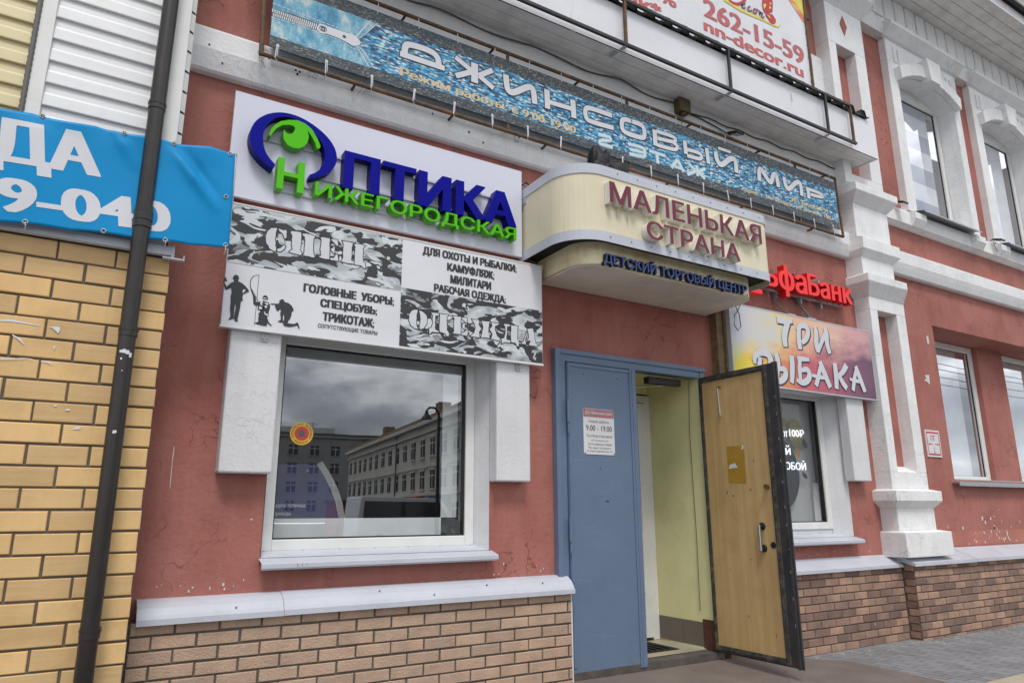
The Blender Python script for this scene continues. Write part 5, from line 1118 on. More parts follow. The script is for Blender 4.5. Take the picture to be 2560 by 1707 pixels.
mb.build('pipe_frame', 'rusty_steel', J)
for k in range(19):
    x = .90+k*.366
    mb = MB(); dx = rnd.uniform(-.01, .01); mb.tube([(x-.006, -.204, 4.772), (x-.008+dx, -.212, 4.66), (x+.002, -.195, 4.648), (x+.008+dx, -.2, 4.70), (x+.004, -.201, 4.77)], .0042, 6); mb.tube([(x, -.2, 4.772), (x, -.203, 4.772)], .012, 10); mb.build('tie', 'print_white', J)
    mb = MB(); x += .02; mb.tube([(x, -.203, 5.352), (x+dx, -.209, 5.44), (x+.004, -.19, 5.474), (x+.006, -.185, 5.44)], .0042, 6); mb.build('tie', 'print_white', J)

# ------------------------------------------------------------------ marquee over the entrance
K = thing('entrance_marquee', (4.3, -.4, 3.40), 'cream metal entrance marquee with rounded corners and burgundy МАЛЕНЬКАЯ СТРАНА letters', 'marquee')
def plan(x0, x1, y, r0, r1, yb=-.01):
    return [(x0, yb)]+arc(x0+r0, y+r0, r0, 180, 270, 12)+arc(x1-r1, y+r1, r1, 270, 360, 10)+[(x1, yb)]
U = plan(3.125, 5.545, -.80, .33, .16); zA, zB, zC, zD = 3.545, 3.630, 4.128, 4.215
def band(pts, z0, z1, off, m_, name, par, tilt=0.):
    mb = MB(); P_ = []
    for i, p in enumerate(pts):
        a = Vector(pts[max(i-1, 0)]); b = Vector(pts[min(i+1, len(pts)-1)]); d = (b-a).normalized(); P_.append((p[0]+d.y*off, p[1]-d.x*off))
    n = len(P_); mb.add([(x, y, z0) for x, y in P_]+[(x, y, z1) for x, y in P_], [(i, i+1, n+i+1, n+i) for i in range(n-1)]); o = mb.build(name, m_, par, smooth=False)
    s_ = o.modifiers.new('thickness', 'SOLIDIFY'); s_.thickness = .006; s_.offset = -1; return o
band(U, zA+.02, zD-.02, 0, 'fascia_cream', 'fascia', K); band(U, zC, zD, .008, 'white_metal', 'trim_rail', K); tr_ = band(U, zA, zB, .008, 'white_metal', 'trim_rail', K)
mb = MB(); mb.plan(U, zD-.03, zD-.022); mb.build('roof_sheet', 'galvanized', K)
mb = MB(); mb.plan([(x*.985+.065, y*.97) for x, y in U], zA+.045, zA+.05); mb.build('underside', 'dark_inside', K)  # black sheet stands in for the shade inside the open marquee
mb = MB()
for z, ys in ((zA+.045, -.812), (zC+.048, -.812)):
    for k in range(9): x = 3.5+k*.22+(.1 if z > 4 else 0); mb.tube([(x, ys, z), (x, ys+.01, z)], .006, 8)
mb.build('screw', 'cable_grey', tr_)
Lw = plan(3.315, 5.405, -.685, .24, .20); 
band(Lw, 3.394, 3.60, 0, 'fascia_stained', 'lower_fascia', K)
mb = MB(); mb.plan(Lw, 3.396, 3.402); mb.build('soffit', 'soffit_white', K)
mb = MB(); mb.plan([(x*.99+.043, y*.985) for x, y in Lw], 3.385, 3.395); mb.build('soffit_panel', 'soffit_white', K)
mb = MB()
for k in range(11): x = 3.5+k*.175; mb.tube([(x, -.689, 3.408), (x, -.684, 3.408)], .006, 8)
mb.build('screw', 'cable_black', K)
MY = -.868
letters('МАЛЕНЬКАЯ', *bx((3.457, 3.943), (5.298, 3.947), (4.265, 3.866), (4.281, 4.053)), MY, .066, .026, ['letter_burgundy', 'letter_cream'], K)
mb = MB()
for pts, w_ in (([(3.582, 3.892), (3.584, 3.830), (3.577, 3.760)], .010), ([(3.697, 3.890), (3.697, 3.775), (3.697, 3.706)], .007), ([(3.628, 3.897), (3.627, 3.828)], .006), ([(4.053, 3.865), (4.050, 3.782)], .006), ([(4.563, 3.891), (4.557, 3.780)], .007), ([(5.035, 3.877), (5.029, 3.775)], .006)): mb.stroke(pts, [w_]+[w_*.8]*(len(pts)-2)+[w_*.25], -.8015)
mb.build('rust_streak', 'drip_pale', K)
letters('СТРАНА', *bx((3.844, 3.714), (4.976, 3.705), (4.399, 3.635), (4.414, 3.799)), MY, .066, .026, ['letter_burgundy', 'letter_cream'], K)
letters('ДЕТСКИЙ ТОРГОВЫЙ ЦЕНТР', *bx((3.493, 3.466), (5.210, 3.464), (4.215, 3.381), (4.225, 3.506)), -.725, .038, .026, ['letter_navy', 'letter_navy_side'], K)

# dry twigs of an old nest caught in the banner frame
mb = MB()
for k in range(26):
    x = rnd.choice((.80, .80, 1.12, 1.20, 1.55, 1.6))+rnd.uniform(-.05, .05); z = 4.70; pts = [(x, -.17, z)]
    for q in range(4): pts.append((pts[-1][0]+rnd.uniform(-.03, .03), -.17-rnd.uniform(0, .03), pts[-1][2]-rnd.uniform(-.01, .05)*(1 if k % 3 else -.4)))
    mb.tube(pts, .0016, 5)
tag(mb.build('dry_twigs', 'wood_old'), 'dry thin twigs hanging from the left end of the jeans banner frame', 'twigs', kind='stuff')
# pigeons on the marquee
def pigeon(loc, h, lean, turn, label, low=False):
    mb = MB()
    def tb(*a):
        k = len(mb.f); mb.tube(*a); mb.f[k:] = [f[::-1] for f in mb.f[k:]]
    def ell(cx, cy, cz, rx, ry, rz, rot=0.):
        n, m_ = 14, 10; vs = []; fs = []
        for i in range(m_+1):
            for k in range(n):
                a = math.pi*i/m_; b = 2*math.pi*k/n; v = Vector((rx*math.sin(a)*math.cos(b), ry*math.sin(a)*math.sin(b), rz*math.cos(a))); v.rotate(Matrix.Rotation(rot, 3, 'X')); vs.append((cx+v.x, cy+v.y, cz+v.z))
        for i in range(m_):
            for k in range(n): fs.append((i*n+k, (i+1)*n+k, (i+1)*n+(k+1) % n, i*n+(k+1) % n))
        mb.add(vs, fs)
    ell(0, -.004, .085, .080, .068, .105, R(-12)); ell(0, .012, .135, .070, .062, .085, R(-14)); ell(0, .028, .180, .052, .052, .060); ell(0, .042, .212, .037, .038, .034)
    tb([(0, .085, .212), (0, .105, .206), (0, .118, .200)], [.010, .006, .001], 8)
    for s_ in (-1, 1): ell(s_*.056, -.012, .090, .034, .054, .104, R(14)); tb([(s_*.048, -.04, .05), (s_*.036, -.066, .01), (s_*.022, -.078, -.01)], [.026, .018, .006], 8)
    tb([(0, -.045, .03), (0, -.068, .0), (0, -.082, -.01)], [.034, .028, .016], 10)
    for s_ in (-1, 1): tb([(s_*.022, .03, .03), (s_*.022, .035, -.012)], .006, 6); tb([(s_*.022, .02, -.012), (s_*.022, .06, -.012)], .005, 6)
    if low:
        mb.v = [(x*1.02, y*1.45-.03+(z-.05)*.25, max(z*.80, -.012)) for x, y, z in mb.v]
    mb.v = [(x*h, y*h, z*h) for x, y, z in mb.v]
    o = mb.build('pigeon', 'feather', smooth=True, loc=(0, 0, 0)); o.location = loc; o.rotation_euler = (0, 0, turn); o['_o'] = tuple(loc)
    rm = o.modifiers.new('join', 'REMESH'); rm.mode = 'VOXEL'; rm.voxel_size = .005; rm.use_smooth_shade = True
    sm_ = o.modifiers.new('smooth', 'SMOOTH'); sm_.iterations = 6
    return tag(o, label, 'pigeon', 'pigeons on the marquee')
pigeon((3.490, -.690, 4.207), 1.13, R(8), R(-8), 'upright dark grey pigeon seen from behind on the marquee rim')
pigeon((3.70, -.615, 4.207), 1.14, R(50), R(80), 'crouching dark pigeon half hidden behind the marquee rim', True)

# ------------------------------------------------------------------ red bank letters
A = thing('bank_sign', (6.9, -.1, 3.7), 'glossy red raised bank lettering on a rail right of the marquee', 'sign')
mb = MB(); mb.box(5.55, 7.66, -.075, -.05, 3.80, 3.822); mb.box(5.55, 7.66, -.075, -.05, 3.96, 3.975); mb.build('mounting_rail', 'galvanized', A)
for x in (6.50, 6.93, 7.3): mb = MB(); mb.box(x-.012, x+.012, -.06, .0, 3.74, 4.08); mb.build('bracket', 'galvanized', A)
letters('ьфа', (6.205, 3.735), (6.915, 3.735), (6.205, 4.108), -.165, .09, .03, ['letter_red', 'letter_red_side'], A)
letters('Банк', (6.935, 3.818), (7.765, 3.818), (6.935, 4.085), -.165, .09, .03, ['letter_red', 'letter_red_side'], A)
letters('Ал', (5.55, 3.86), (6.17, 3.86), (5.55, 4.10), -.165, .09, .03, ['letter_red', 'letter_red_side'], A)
mb = MB(); mb.box(5.60, 6.13, -.165, -.075, 3.695, 3.745); mb.build('underline', 'letter_red', A)
mb = MB(); mb.tube([(6.47, -.04, 3.80), (6.49, -.05, 3.70), (6.55, -.09, 3.60), (6.62, -.12, 3.535)], .0075, 6); mb.tube([(6.455, -.04, 3.80), (6.48, -.05, 3.68), (6.61, -.12, 3.54)], .006, 6); mb.tube([(6.88, -.04, 3.80), (6.92, -.05, 3.70), (6.97, -.10, 3.60), (6.985, -.12, 3.535)], .014, 8); mb.tube([(6.86, -.03, 4.10), (6.90, -.05, 4.05), (6.91, -.05, 3.9)], .013, 8)
tag(mb.build('supply_cables', 'cable_grey'), 'two thin grey cables between the red letters and the sunset sign', 'cable')

# ------------------------------------------------------------------ fishermen sign
F = thing('fishermen_sign', (6.8, -.15, 2.68), 'sunset coloured sign with white brush lettering ТРИ РЫБАКА over the second shop window', 'sign')
mb = MB(); mb.box(5.575, 8.012, -.165, -.10, 2.682, 3.522); mb.build('box', 'galvanized', F, bevel=.003)
mb = MB(); mb.rect(5.585, 8.003, 2.690, 3.514, -.1680); mb.build('printed_face', 'sunset_print', F)
mb = MB()
for (a, b, c, d) in ((5.572, 8.015, 2.678, 2.690), (5.572, 8.015, 3.514, 3.526), (5.572, 5.585, 2.690, 3.514), (8.003, 8.015, 2.690, 3.514)): mb.box(a, b, -.1715, -.10, c, d)
mb.build('frame', 'white_metal', F)
mb = MB(); mb.box(5.46, 5.545, -.09, .0, 2.62, 3.46); mb.box(5.548, 5.572, -.12, .0, 2.62, 3.46); mb.build('side_batten', 'wood_old', F)
mb = MB(); mb.box(6.56, 6.68, -.15, -.06, 3.527, 3.55); mb.box(6.90, 7.04, -.15, -.06, 3.527, 3.552); mb.build('clip', 'galvanized', F)
fl = MB(); fs_ = MB()
FS = [([(6.315, 3.438), (6.440, 3.434), (6.580, 3.453)], [.085, .075, .05]), ([(6.496, 3.430), (6.425, 3.304), (6.410, 3.227), (6.419, 3.144)], [.085, .10, .095, .075]),
 ([(6.686, 3.394), (6.654, 3.292), (6.661, 3.143)], [.06, .085, .075]), ([(6.636, 3.362), (6.713, 3.429), (6.819, 3.429), (6.838, 3.358), (6.786, 3.274), (6.702, 3.221)], [.05, .07, .08, .08, .075, .055]),
 ([(6.964, 3.446), (6.981, 3.362), (6.951, 3.230), (6.981, 3.149)], [.06, .085, .085, .07]), ([(6.968, 3.150), (7.077, 3.302), (7.176, 3.428)], [.06, .065, .06]), ([(7.147, 3.456), (7.168, 3.386), (7.148, 3.268), (7.189, 3.155)], [.06, .085, .085, .07]),
 ([(5.904, 2.902), (5.894, 2.966), (5.958, 3.028), (6.070, 3.045), (6.148, 3.014), (6.155, 2.921), (6.105, 2.837), (6.000, 2.788)], [.05, .07, .08, .085, .09, .09, .08, .06]), ([(5.990, 2.983), (5.962, 2.862), (5.967, 2.707)], [.06, .085, .07]),
 ([(6.247, 3.054), (6.274, 2.961), (6.237, 2.864), (6.222, 2.757)], [.07, .09, .09, .08]), ([(6.273, 2.887), (6.364, 2.896), (6.387, 2.845), (6.337, 2.774), (6.244, 2.743), (6.172, 2.791)], [.05, .07, .085, .08, .07, .04]), ([(6.503, 3.053), (6.500, 2.917), (6.463, 2.749)], [.085, .09, .07]),
 ([(6.596, 3.029), (6.702, 3.041), (6.801, 3.042)], [.07, .06, .045]), ([(6.639, 3.027), (6.614, 2.915), (6.616, 2.793)], [.06, .075, .06]), ([(6.629, 2.903), (6.748, 2.935), (6.788, 2.877), (6.749, 2.805), (6.638, 2.761), (6.551, 2.794)], [.05, .07, .085, .085, .075, .045]),
 ([(7.011, 3.039), (6.948, 2.893), (6.874, 2.755)], [.05, .07, .07]), ([(6.986, 3.044), (7.045, 2.916), (7.127, 2.757)], [.07, .09, .08]), ([(6.822, 2.870), (6.938, 2.857), (7.069, 2.866)], [.04, .05, .05]),
 ([(7.256, 3.051), (7.258, 2.909), (7.239, 2.752)], [.085, .09, .075]), ([(7.473, 3.052), (7.399, 2.966), (7.298, 2.906)], [.085, .075, .055]), ([(7.311, 2.914), (7.364, 2.834), (7.432, 2.772)], [.06, .08, .075]),
 ([(7.671, 3.051), (7.589, 2.890), (7.545, 2.757)], [.05, .07, .065]), ([(7.648, 3.056), (7.705, 2.923), (7.776, 2.762)], [.07, .085, .07]), ([(7.505, 2.890), (7.614, 2.878), (7.752, 2.881)], [.035, .05, .045])]
for i, (p, w_) in enumerate(FS):
    w_ = [v*.92 for v in w_]
    fl.stroke(p, w_, -.1745-i*.0001, smooth=2)
    fs_.stroke([(x+.016, z-.010) for x, z in p], [v+.016 for v in w_], -.1690-i*.00005, smooth=2)
fl.build('brush_lettering', 'print_white', F); fs_.build('lettering_shadow', 'ink_shadow', F)
mb = MB(); mb.tube([(5.62, -.2, 3.52), (5.69, -.2, 3.40), (5.70, -.2, 3.27), (5.65, -.2, 3.22), (5.60, -.2, 3.27), (5.62, -.2, 3.38), (5.70, -.2, 3.47), (5.72, -.19, 3.54)], .005, 6)
tag(mb.build('wire_loop', 'cable_black'), 'thin loop of wire dangling in front of the sunset sign', 'wire')

# ------------------------------------------------------------------ projecting ledge with railing and corrugated sheet
G = thing('roof_ledge', (4.6, -.2, 5.76), 'long white panelled ledge with black railing above the jeans banner', 'ledge')
lx0, lx1 = .6, 8.25; fy = -.43
mb = MB()
for i, (y0, y1) in enumerate(((-.05, -.16), (-.163, -.285), (-.288, -.405))): mb.box(lx0, lx1, y1, y0, 5.765+i*.002, 5.80)
mb.build('soffit_board', 'soffit_board', G)
mb = MB()
for a, b in ((lx0, 1.9), (1.902, 3.455), (3.457, 6.60), (6.602, lx1)): mb.box(a, b, fy, fy+.025, 5.885, 6.262); mb.box(a, b, fy-.003, fy+.022, 5.755, 5.882)
mb.box(lx1-.02, lx1, fy+.026, .0, 5.755, 6.262); mb.box(3.44, 3.475, fy-.006, fy-.003, 5.755, 5.95)
fp = mb.build('fascia_panel', 'panel_white', G)
mb = MB()
for a, b in ((lx0, 3.43), (3.49, 8.24)): mb.box(a, b, fy-.003, fy+.004, 5.750, 5.7545)
mb.box(lx0, lx1, fy+.026, fy+.03, 5.80, 6.25); mb.build('edge_shadow_gap', 'dark_inside', fp)
mb = MB(); mb.tube([(6.622, 6.156), (6.623, 6.036)][0:1] and [(6.61, fy-.004, 6.15), (6.605, fy-.012, 6.10), (6.612, fy-.004, 6.04)], .004, 6); mb.build('peeled_film', 'white_metal', fp)
mb = MB(); pt = .2385; zf = 6.264
x = .7
prof_ = []
while x < 7.95: prof_ += [(x, zf+.012), (x+.085, zf+.018), (x+.108, zf+.095), (x+.178, zf+.098), (x+.205, zf+.015)]; x += pt
prof_.append((8.05, zf+.012)); prof_.append((8.12, zf+.03))
n = len(prof_)
mb.add([(a, fy-.035, b) for a, b in prof_]+[(a, -.03, b+.02) for a, b in prof_]+[(a, fy-.035, b-.012) for a, b in prof_]+[(a, -.03, b+.008) for a, b in prof_], [(i, i+1, n+i+1, n+i) for i in range(n-1)]+[(2*n+i, 3*n+i, 3*n+i+1, 2*n+i+1) for i in range(n-1)]+[(i, 2*n+i, 2*n+i+1, i+1) for i in range(n-1)])
mb.build('corrugated_sheet', 'black_steel', G)
mb = MB()
for i in range(0, n-6, 5):
    a = prof_[i+1:i+5]; mb.add([(p[0], fy-.02, p[1]-.012) for p in a], [(0, 3, 2, 1)])
mb.build('hollow_shade', 'dark_inside', G)  # black faces stand in for the shade in the hollows under the corrugation
ra = MB()
ra.box(lx0, 7.72, -.500, -.470, 5.782, 5.812); ra.box(lx0, 7.66, -.500, -.470, 6.290, 6.318)
rl = ra.build('railing', 'black_steel', G)
for xa in (2.4, 5.51, 7.18): mb = MB(); mb.box(xa-.014, xa+.014, -.498, -.472, 5.80, 6.295); mb.build('post', 'black_steel', rl)
for xa in (4.054, 7.677): mb = MB(); mb.box(xa-.014, xa+.014, -.498, -.472, 5.80, 6.295); mb.build('post', 'rusty_steel', rl)
for xa in (4.05, 5.52, 7.2):
    mb = MB(); mb.add([(xa-.09, -.33, 5.735), (xa-.055, -.32, 5.735), (xa+.02, -.485, 5.775), (xa-.02, -.49, 5.775)], [(0, 1, 2, 3)]); o = mb.build('strap_bracket', 'galvanized', G); s_ = o.modifiers.new('t', 'SOLIDIFY'); s_.thickness = .004
# billboard above the ledge
H = thing('phone_billboard', (5, -.33, 6.26), 'white billboard with red phone number and web address standing above the ledge', 'billboard')
mb = MB(); mb.box(1.2, 7.185, -.335, -.31, 6.25, 9.0); mb.build('panel', 'panel_white', H)
mb = MB(); mb.rect(1.2, 6.55, 6.2, 6.40, -.338); mb.flat([(7.183, 7.72), (7.183, 7.36), (6.93, 7.58), (6.72, 7.78)], -.338); mb.build('sunset_print', 'billboard_sunset', H)
mb = MB(); mb.flat([(7.183, 7.76), (7.183, 7.47), (6.98, 7.66), (6.86, 7.80)], -.340); mb.build('amber_corner', 'ink_yellow', H)
for body, box, bo in (('262-15-59', ((5.345, 6.745), (7.085, 6.745), (5.345, 6.985)), .04), ('nn-decor.ru', ((5.328, 6.558), (7.036, 6.558), (5.328, 6.712)), .04), ('срок*', ((3.78, 6.42), (4.70, 6.42), (3.78, 6.60)), .04), ('0%', ((4.55, 6.66), (4.93, 6.66), (4.55, 6.84)), .03)):
    ptext('lettering', 'billboard_ink', H, body, box, -.339, bo)
mb = MB(); mb.flat([(5.684, 7.119), (5.690, 7.087), (5.822, 7.072), (5.971, 7.058), (6.164, 7.068), (6.362, 7.087), (6.543, 7.090), (6.626, 7.099), (6.673, 7.141), (6.695, 7.185), (6.641, 7.133), (6.567, 7.115), (6.366, 7.116), (6.169, 7.109), (5.975, 7.098), (5.810, 7.127), (5.757, 7.157)], -.340); mb.build('logo_swoosh', 'ink_yellow', H)
mb = MB(); mb.stroke([(5.776, 7.133), (5.825, 7.117), (5.901, 7.126), (5.971, 7.163), (6.046, 7.232), (6.080, 7.278)], .035, -.342, smooth=2)
mb.flat([(6.386, 7.407), (6.573, 7.487), (6.571, 7.391), (6.552, 7.288), (6.407, 7.220), (6.380, 7.249), (6.369, 7.314)], -.342); mb.flat([(6.416, 7.217), (6.470, 7.242), (6.552, 7.249), (6.601, 7.198), (6.590, 7.154), (6.544, 7.112), (6.493, 7.107), (6.468, 7.152), (6.422, 7.180)], -.342)
mb.build('logo_mark', 'ink_red', H)
mb = MB(); mb.flat([(6.389, 7.333), (6.432, 7.355), (6.444, 7.336), (6.394, 7.261), (6.383, 7.287)], -.344); mb.flat([(6.509, 7.403), (6.541, 7.412), (6.536, 7.379), (6.506, 7.370)], -.344); mb.flat([(6.490, 7.340), (6.527, 7.351), (6.526, 7.319), (6.491, 7.309)], -.344); mb.flat([(6.438, 7.207), (6.473, 7.207), (6.504, 7.177), (6.479, 7.174)], -.344); mb.build('logo_highlight', 'ink_yellow', H)
mb = MB()
mb.stroke([(5.992, 7.152), (6.060, 7.195), (6.042, 7.211), (6.006, 7.188), (5.995, 7.134), (6.022, 7.119), (6.058, 7.145)], .022, -.343, smooth=2); mb.stroke([(6.150, 7.191), (6.110, 7.178), (6.091, 7.136), (6.118, 7.120), (6.170, 7.153)], .022, -.3432, smooth=2); mb.stroke([(6.234, 7.203), (6.197, 7.176), (6.192, 7.135), (6.231, 7.132), (6.260, 7.171), (6.244, 7.203), (6.284, 7.204)], .022, -.3434, smooth=2); mb.stroke([(6.288, 7.202), (6.322, 7.196), (6.296, 7.143), (6.321, 7.184), (6.367, 7.199), (6.329, 7.133), (6.353, 7.123), (6.387, 7.157)], .022, -.3436, smooth=2)
mb.build('logo_script', 'ink_purple', H)
mb = MB(); mb.tube([(7.19, -.345, 6.27), (7.19, -.345, 9.0)], .018, 8); mb.tube([(7.19, -.34, 7.62), (7.32, -.25, 7.60), (7.36, -.02, 7.60)], .012, 8); mb.box(7.29, 7.38, -.28, -.20, 7.56, 7.64); mb.build('corner_post', 'rusty_steel', H)
mb = MB()
for k in range(7): mb.disc(7.165-.0, 6.55+k*.17, .007, .007, -.3385, 8)
mb.build('rivet', 'cable_black', H)

# ------------------------------------------------------------------ small things on the wall
N_ = thing('notice_plate', (3.97, -.08, 1.9), 'white opening hours notice with a pink header screwed to the blue door', 'notice')
ny = -.079
nTL, nTR, nBR, nBL = (3.722, 2.289), (4.062, 2.301), (4.071, 1.901), (3.726, 1.892)
mb = MB(); x0, x1, z0, z1 = (nTL[0]+nBL[0])/2, (nTR[0]+nBR[0])/2, (nBL[1]+nBR[1])/2, (nTL[1]+nTR[1])/2
mb.box(x0, x1, ny, ny+.003, z0, z1); mb.build('plate', 'paper', N_)
def nz(t): return z1-(z1-z0)*t
def nx(t): return x0+(x1-x0)*t
mb = MB(); mb.rect(x0+.002, x1-.002, nz(.185), z1-.003, ny-.0012); mb.build('header', 'ink_maroon', N_)
mb = MB(); mb.text('ДТЦ "Маленькая страна"', (nx(.07), nz(.135)), (nx(.95), nz(.135)), (nx(.07), nz(.055)), ny-.0022, 0, .02); mb.build('header_lettering', 'print_white', N_)
mb = MB()
for body, a, b, t0, t1, bo in (('Режим работы:', .17, .84, .325, .245, .0), ('9.00 - 19.00', .08, .92, .485, .365, .015), ('Без обеда и выходных', .09, .93, .635, .56, .0), ('ИП Скворцов А.Ф', .24, .79, .715, .675, .01), ('ОГРН 304524521700001', .13, .90, .80, .755, .01), ('Юр. адрес: Богородск,', .14, .87, .885, .835, .01), ('ул. Красноармейская 101', .08, .92, .955, .905, .01)):
    ptext('lettering', 'ink_grey', N_, body, ((nx(a), nz(t0)), (nx(b), nz(t0)), (nx(a), nz(t1))), ny-.0012, bo)
mb = MB()
for a, b in ((.03, .025), (.96, .025), (.03, .975), (.97, .975)): mb.disc(nx(a), nz(b), .0065, .0065, ny-.0025, 10)
mb.build('screw', 'cable_black', N_)
hp = thing('hydrant_plate', (9.4, -.01, 2.08), 'small white fire hydrant plate with red ПГ and arrows beside the niche', 'sign')
x0, x1, z0, z1 = 9.228, 9.560, 2.078, 2.421
mb = MB(); mb.box(x0, x1, -.014, -.002, z0, z1); mb.build('plate', 'paper', hp)
mb = MB(); t = .014; e_ = .022
for (a, b, c, d) in ((x0+e_, x1-e_, z0+e_, z0+e_+.02), (x0+e_, x1-e_, z1-e_-.02, z1-e_), (x0+e_, x0+e_+t, z0+e_+.02, z1-e_-.02), (x1-e_-t, x1-e_, z0+e_+.02, z1-e_-.02)): mb.rect(a, b, c, d, -.0152)
cx = (x0+x1)/2
mb.text('ПГ', (cx-.055, 2.285), (cx+.06, 2.285), (cx-.055, 2.355), -.0152, 0, .01)
mb.rect(cx-.11, cx-.025, 2.236, 2.246, -.0152); mb.flat([(cx-.125, 2.241), (cx-.085, 2.256), (cx-.085, 2.226)], -.0156); mb.rect(cx+.03, cx+.11, 2.236, 2.246, -.0152); mb.flat([(cx+.128, 2.241), (cx+.085, 2.256), (cx+.085, 2.226)], -.0156)
mb.rect(cx-.005, cx+.005, 2.13, 2.205, -.0152); mb.flat([(cx, 2.11), (cx-.017, 2.145), (cx+.017, 2.145)], -.0156)
mb.build('red_marking', 'ink_red', hp)

def floodlight(x, y, z, label, group='small black floodlights on the facade'):
    t = thing('floodlight', (x, y, z), label, 'floodlight', group)
    mb = MB(); mb.add([(x-.06, y-.12, z+.02), (x+.06, y-.12, z+.02), (x+.06, y-.02, z+.055), (x-.06, y-.02, z+.055), (x-.06, y-.12, z-.005), (x+.06, y-.12, z-.005), (x+.06, y-.01, z+.03), (x-.06, y-.01, z+.03)], [(0, 1, 2, 3), (7, 6, 5, 4), (0, 4, 5, 1), (1, 5, 6, 2), (2, 6, 7, 3), (3, 7, 4, 0)]); mb.build('housing', 'lamp_housing', t)
    mb = MB(); mb.add([(x-.048, y-.108, z-.006), (x+.048, y-.108, z-.006), (x+.048, y-.022, z+.0225), (x-.048, y-.022, z+.0225)], [(3, 2, 1, 0)]); mb.build('lens', 'lamp_glass', t)
    mb = MB(); mb.tube([(x-.07, y-.05, z+.03), (x-.07, y-.0, z+.05), (x+.07, y-.0, z+.05), (x+.07, y-.05, z+.03)], .006, 6); mb.tube([(x, y, z+.05), (x, y+.06, z+.06)], .008, 6); mb.build('bracket', 'lamp_housing', t)
floodlight(5.93, -.10, 5.70-.16, 'floodlight with a pale lens hanging right under the ledge soffit')
floodlight(9.13, -.12, 5.44, 'floodlight on the sill course left of the striped upper window')
floodlight(11.70, -.14, 5.42, 'floodlight on the sill course between the two upper windows')
jb = thing('junction_box', (5.15, -.13, 5.60), 'old olive brown junction box under the ledge soffit', 'electrical box')
mb = MB(); mb.box(5.075, 5.235, -.16, -.061, 5.60, 5.755); mb.build('box', 'box_olive', jb, bevel=.01)
mb = MB(); mb.tube([(5.155, -.11, 5.60), (5.155, -.11, 5.575)], .03, 10); mb.build('gland', 'box_olive', jb)
mb = MB(); mb.tube([(5.155, -.11, 5.58), (5.15, -.10, 5.5), (5.12, -.09, 5.44)], .006, 6); mb.build('lead', 'cable_grey', jb)
gb = thing('camera_box', (3.15, -.05, 4.03), 'pale grey outdoor camera and junction box beside the optician sign corner', 'camera')
mb = MB(); mb.box(3.118, 3.235, -.13, -.02, 4.06, 4.16); mb.build('box', 'box_grey', gb, bevel=.01)
mb = MB(); mb.tube([(3.20, -.12, 4.21), (3.29, -.14, 4.14)], .038, 12); mb.tube([(3.145, -.03, 4.26), (3.13, -.05, 4.29), (3.17, -.06, 4.28), (3.21, -.1, 4.22)], .009, 8); mb.build('camera_body', 'box_grey', gb)
mb = MB(); mb.tube([(3.12, -.04, 4.27), (3.16, -.07, 4.30), (3.20, -.09, 4.25), (3.125, -.05, 4.10), (3.118, -.06, 4.02)], .008, 8); mb.build('lead', 'cable_black', gb)
# cable clipped along the underside of the ledge
mb = MB(); pts = []
for k in range(60): x = 1.0+k*.069; pts.append((x, -.072-.008*math.sin(x*9), 5.735-.03*abs(math.sin(x*2.9))-.012*math.sin(x*7)))
mb.tube(pts, .0085, 6); tag(mb.build('slack_cable', 'cable_grey'), 'slack grey cable running along the wall under the ledge to the junction box', 'cable')
mb = MB(); pts = [(5.235, -.075, 5.66), (5.45, -.075, 5.655), (5.7, -.075, 5.625), (5.85, -.085, 5.585), (5.92, -.10, 5.575)]; mb.tube(pts, .007, 6); pts = [(5.3, -.072, 5.67)]+[(5.5+k*.1, -.072, 5.69+.012*math.sin(k*1.3)) for k in range(27)]; mb.tube(pts, .006, 6)
tag(mb.build('slack_cable', 'cable_black'), 'thin black cable from the junction box to the floodlight under the ledge', 'cable')
mb = MB(); mb.tube([(11.70, -.12, 5.42), (11.8, -.11, 5.32), (11.95, -.115, 5.27), (12.05, -.11, 5.33), (11.9, -.11, 5.40)], .005, 6); tag(mb.build('lead_wire', 'cable_grey'), 'thin loose wire curling below the floodlight between the upper windows', 'wire')

# ------------------------------------------------------------------ things behind the shop windows
D = thing('cash_poster', (1.15, .42, 1.3), 'indigo poster board with curved pale edge listing cash services behind the first window', 'poster')
pts = [(1.063, 1.758), (1.556, 1.771), (1.617, 1.690), (1.674, 1.593), (1.717, 1.496), (1.753, 1.365), (1.759, 1.254), (1.102, 1.266)]
mb = MB(); mb.prism(pts, .42, .428); mb.build('board', 'poster_indigo', D)
mb = MB(); mb.prism([(1.555, 1.771), (1.600, 1.793), (1.666, 1.703), (1.730, 1.593), (1.774, 1.484), (1.800, 1.364), (1.751, 1.365), (1.716, 1.496), (1.672, 1.593), (1.616, 1.689)], .416, .424); mb.build('curved_edge', 'poster_edge', D)
mb = MB(); mb.text('Выдача наличных', *bx((1.249, 1.464), (1.492, 1.465), (1.250, 1.445), (1.247, 1.482)), .417, 0, .03); mb.text('Переводы', *bx((1.247, 1.407), (1.388, 1.406), (1.249, 1.387), (1.246, 1.422)), .417, 0, .03); mb.text('№', *bx((1.482, 1.717), (1.505, 1.717), (1.482, 1.711), (1.481, 1.728)), .417); mb.build('lettering', 'print_white', D)
mb = MB(); zt_ = (1.649, 1.372)[1]; mb.box(1.10, (2.555, 1.370)[0], .30, .315, 1.1, zt_); mb.box((2.552, 1.971)[0], (2.692, 1.977)[0], .30, .306, zt_, 2.56)
tag(mb.build('sill_screen', 'board_pale'), 'low pale green screen standing along the bottom of the first window', 'screen')
zt0 = (1.844, 2.543)[1]
mb = MB(); mb.box(1.15, 2.75, .26, .34, zt0, 2.62); mb.box(1.2, 2.7, .255, .262, zt0+.01, zt0+.03); tag(mb.build('roller_cassette', 'room_pale'), 'grey roller blind cassette across the top inside the first window', 'blind')
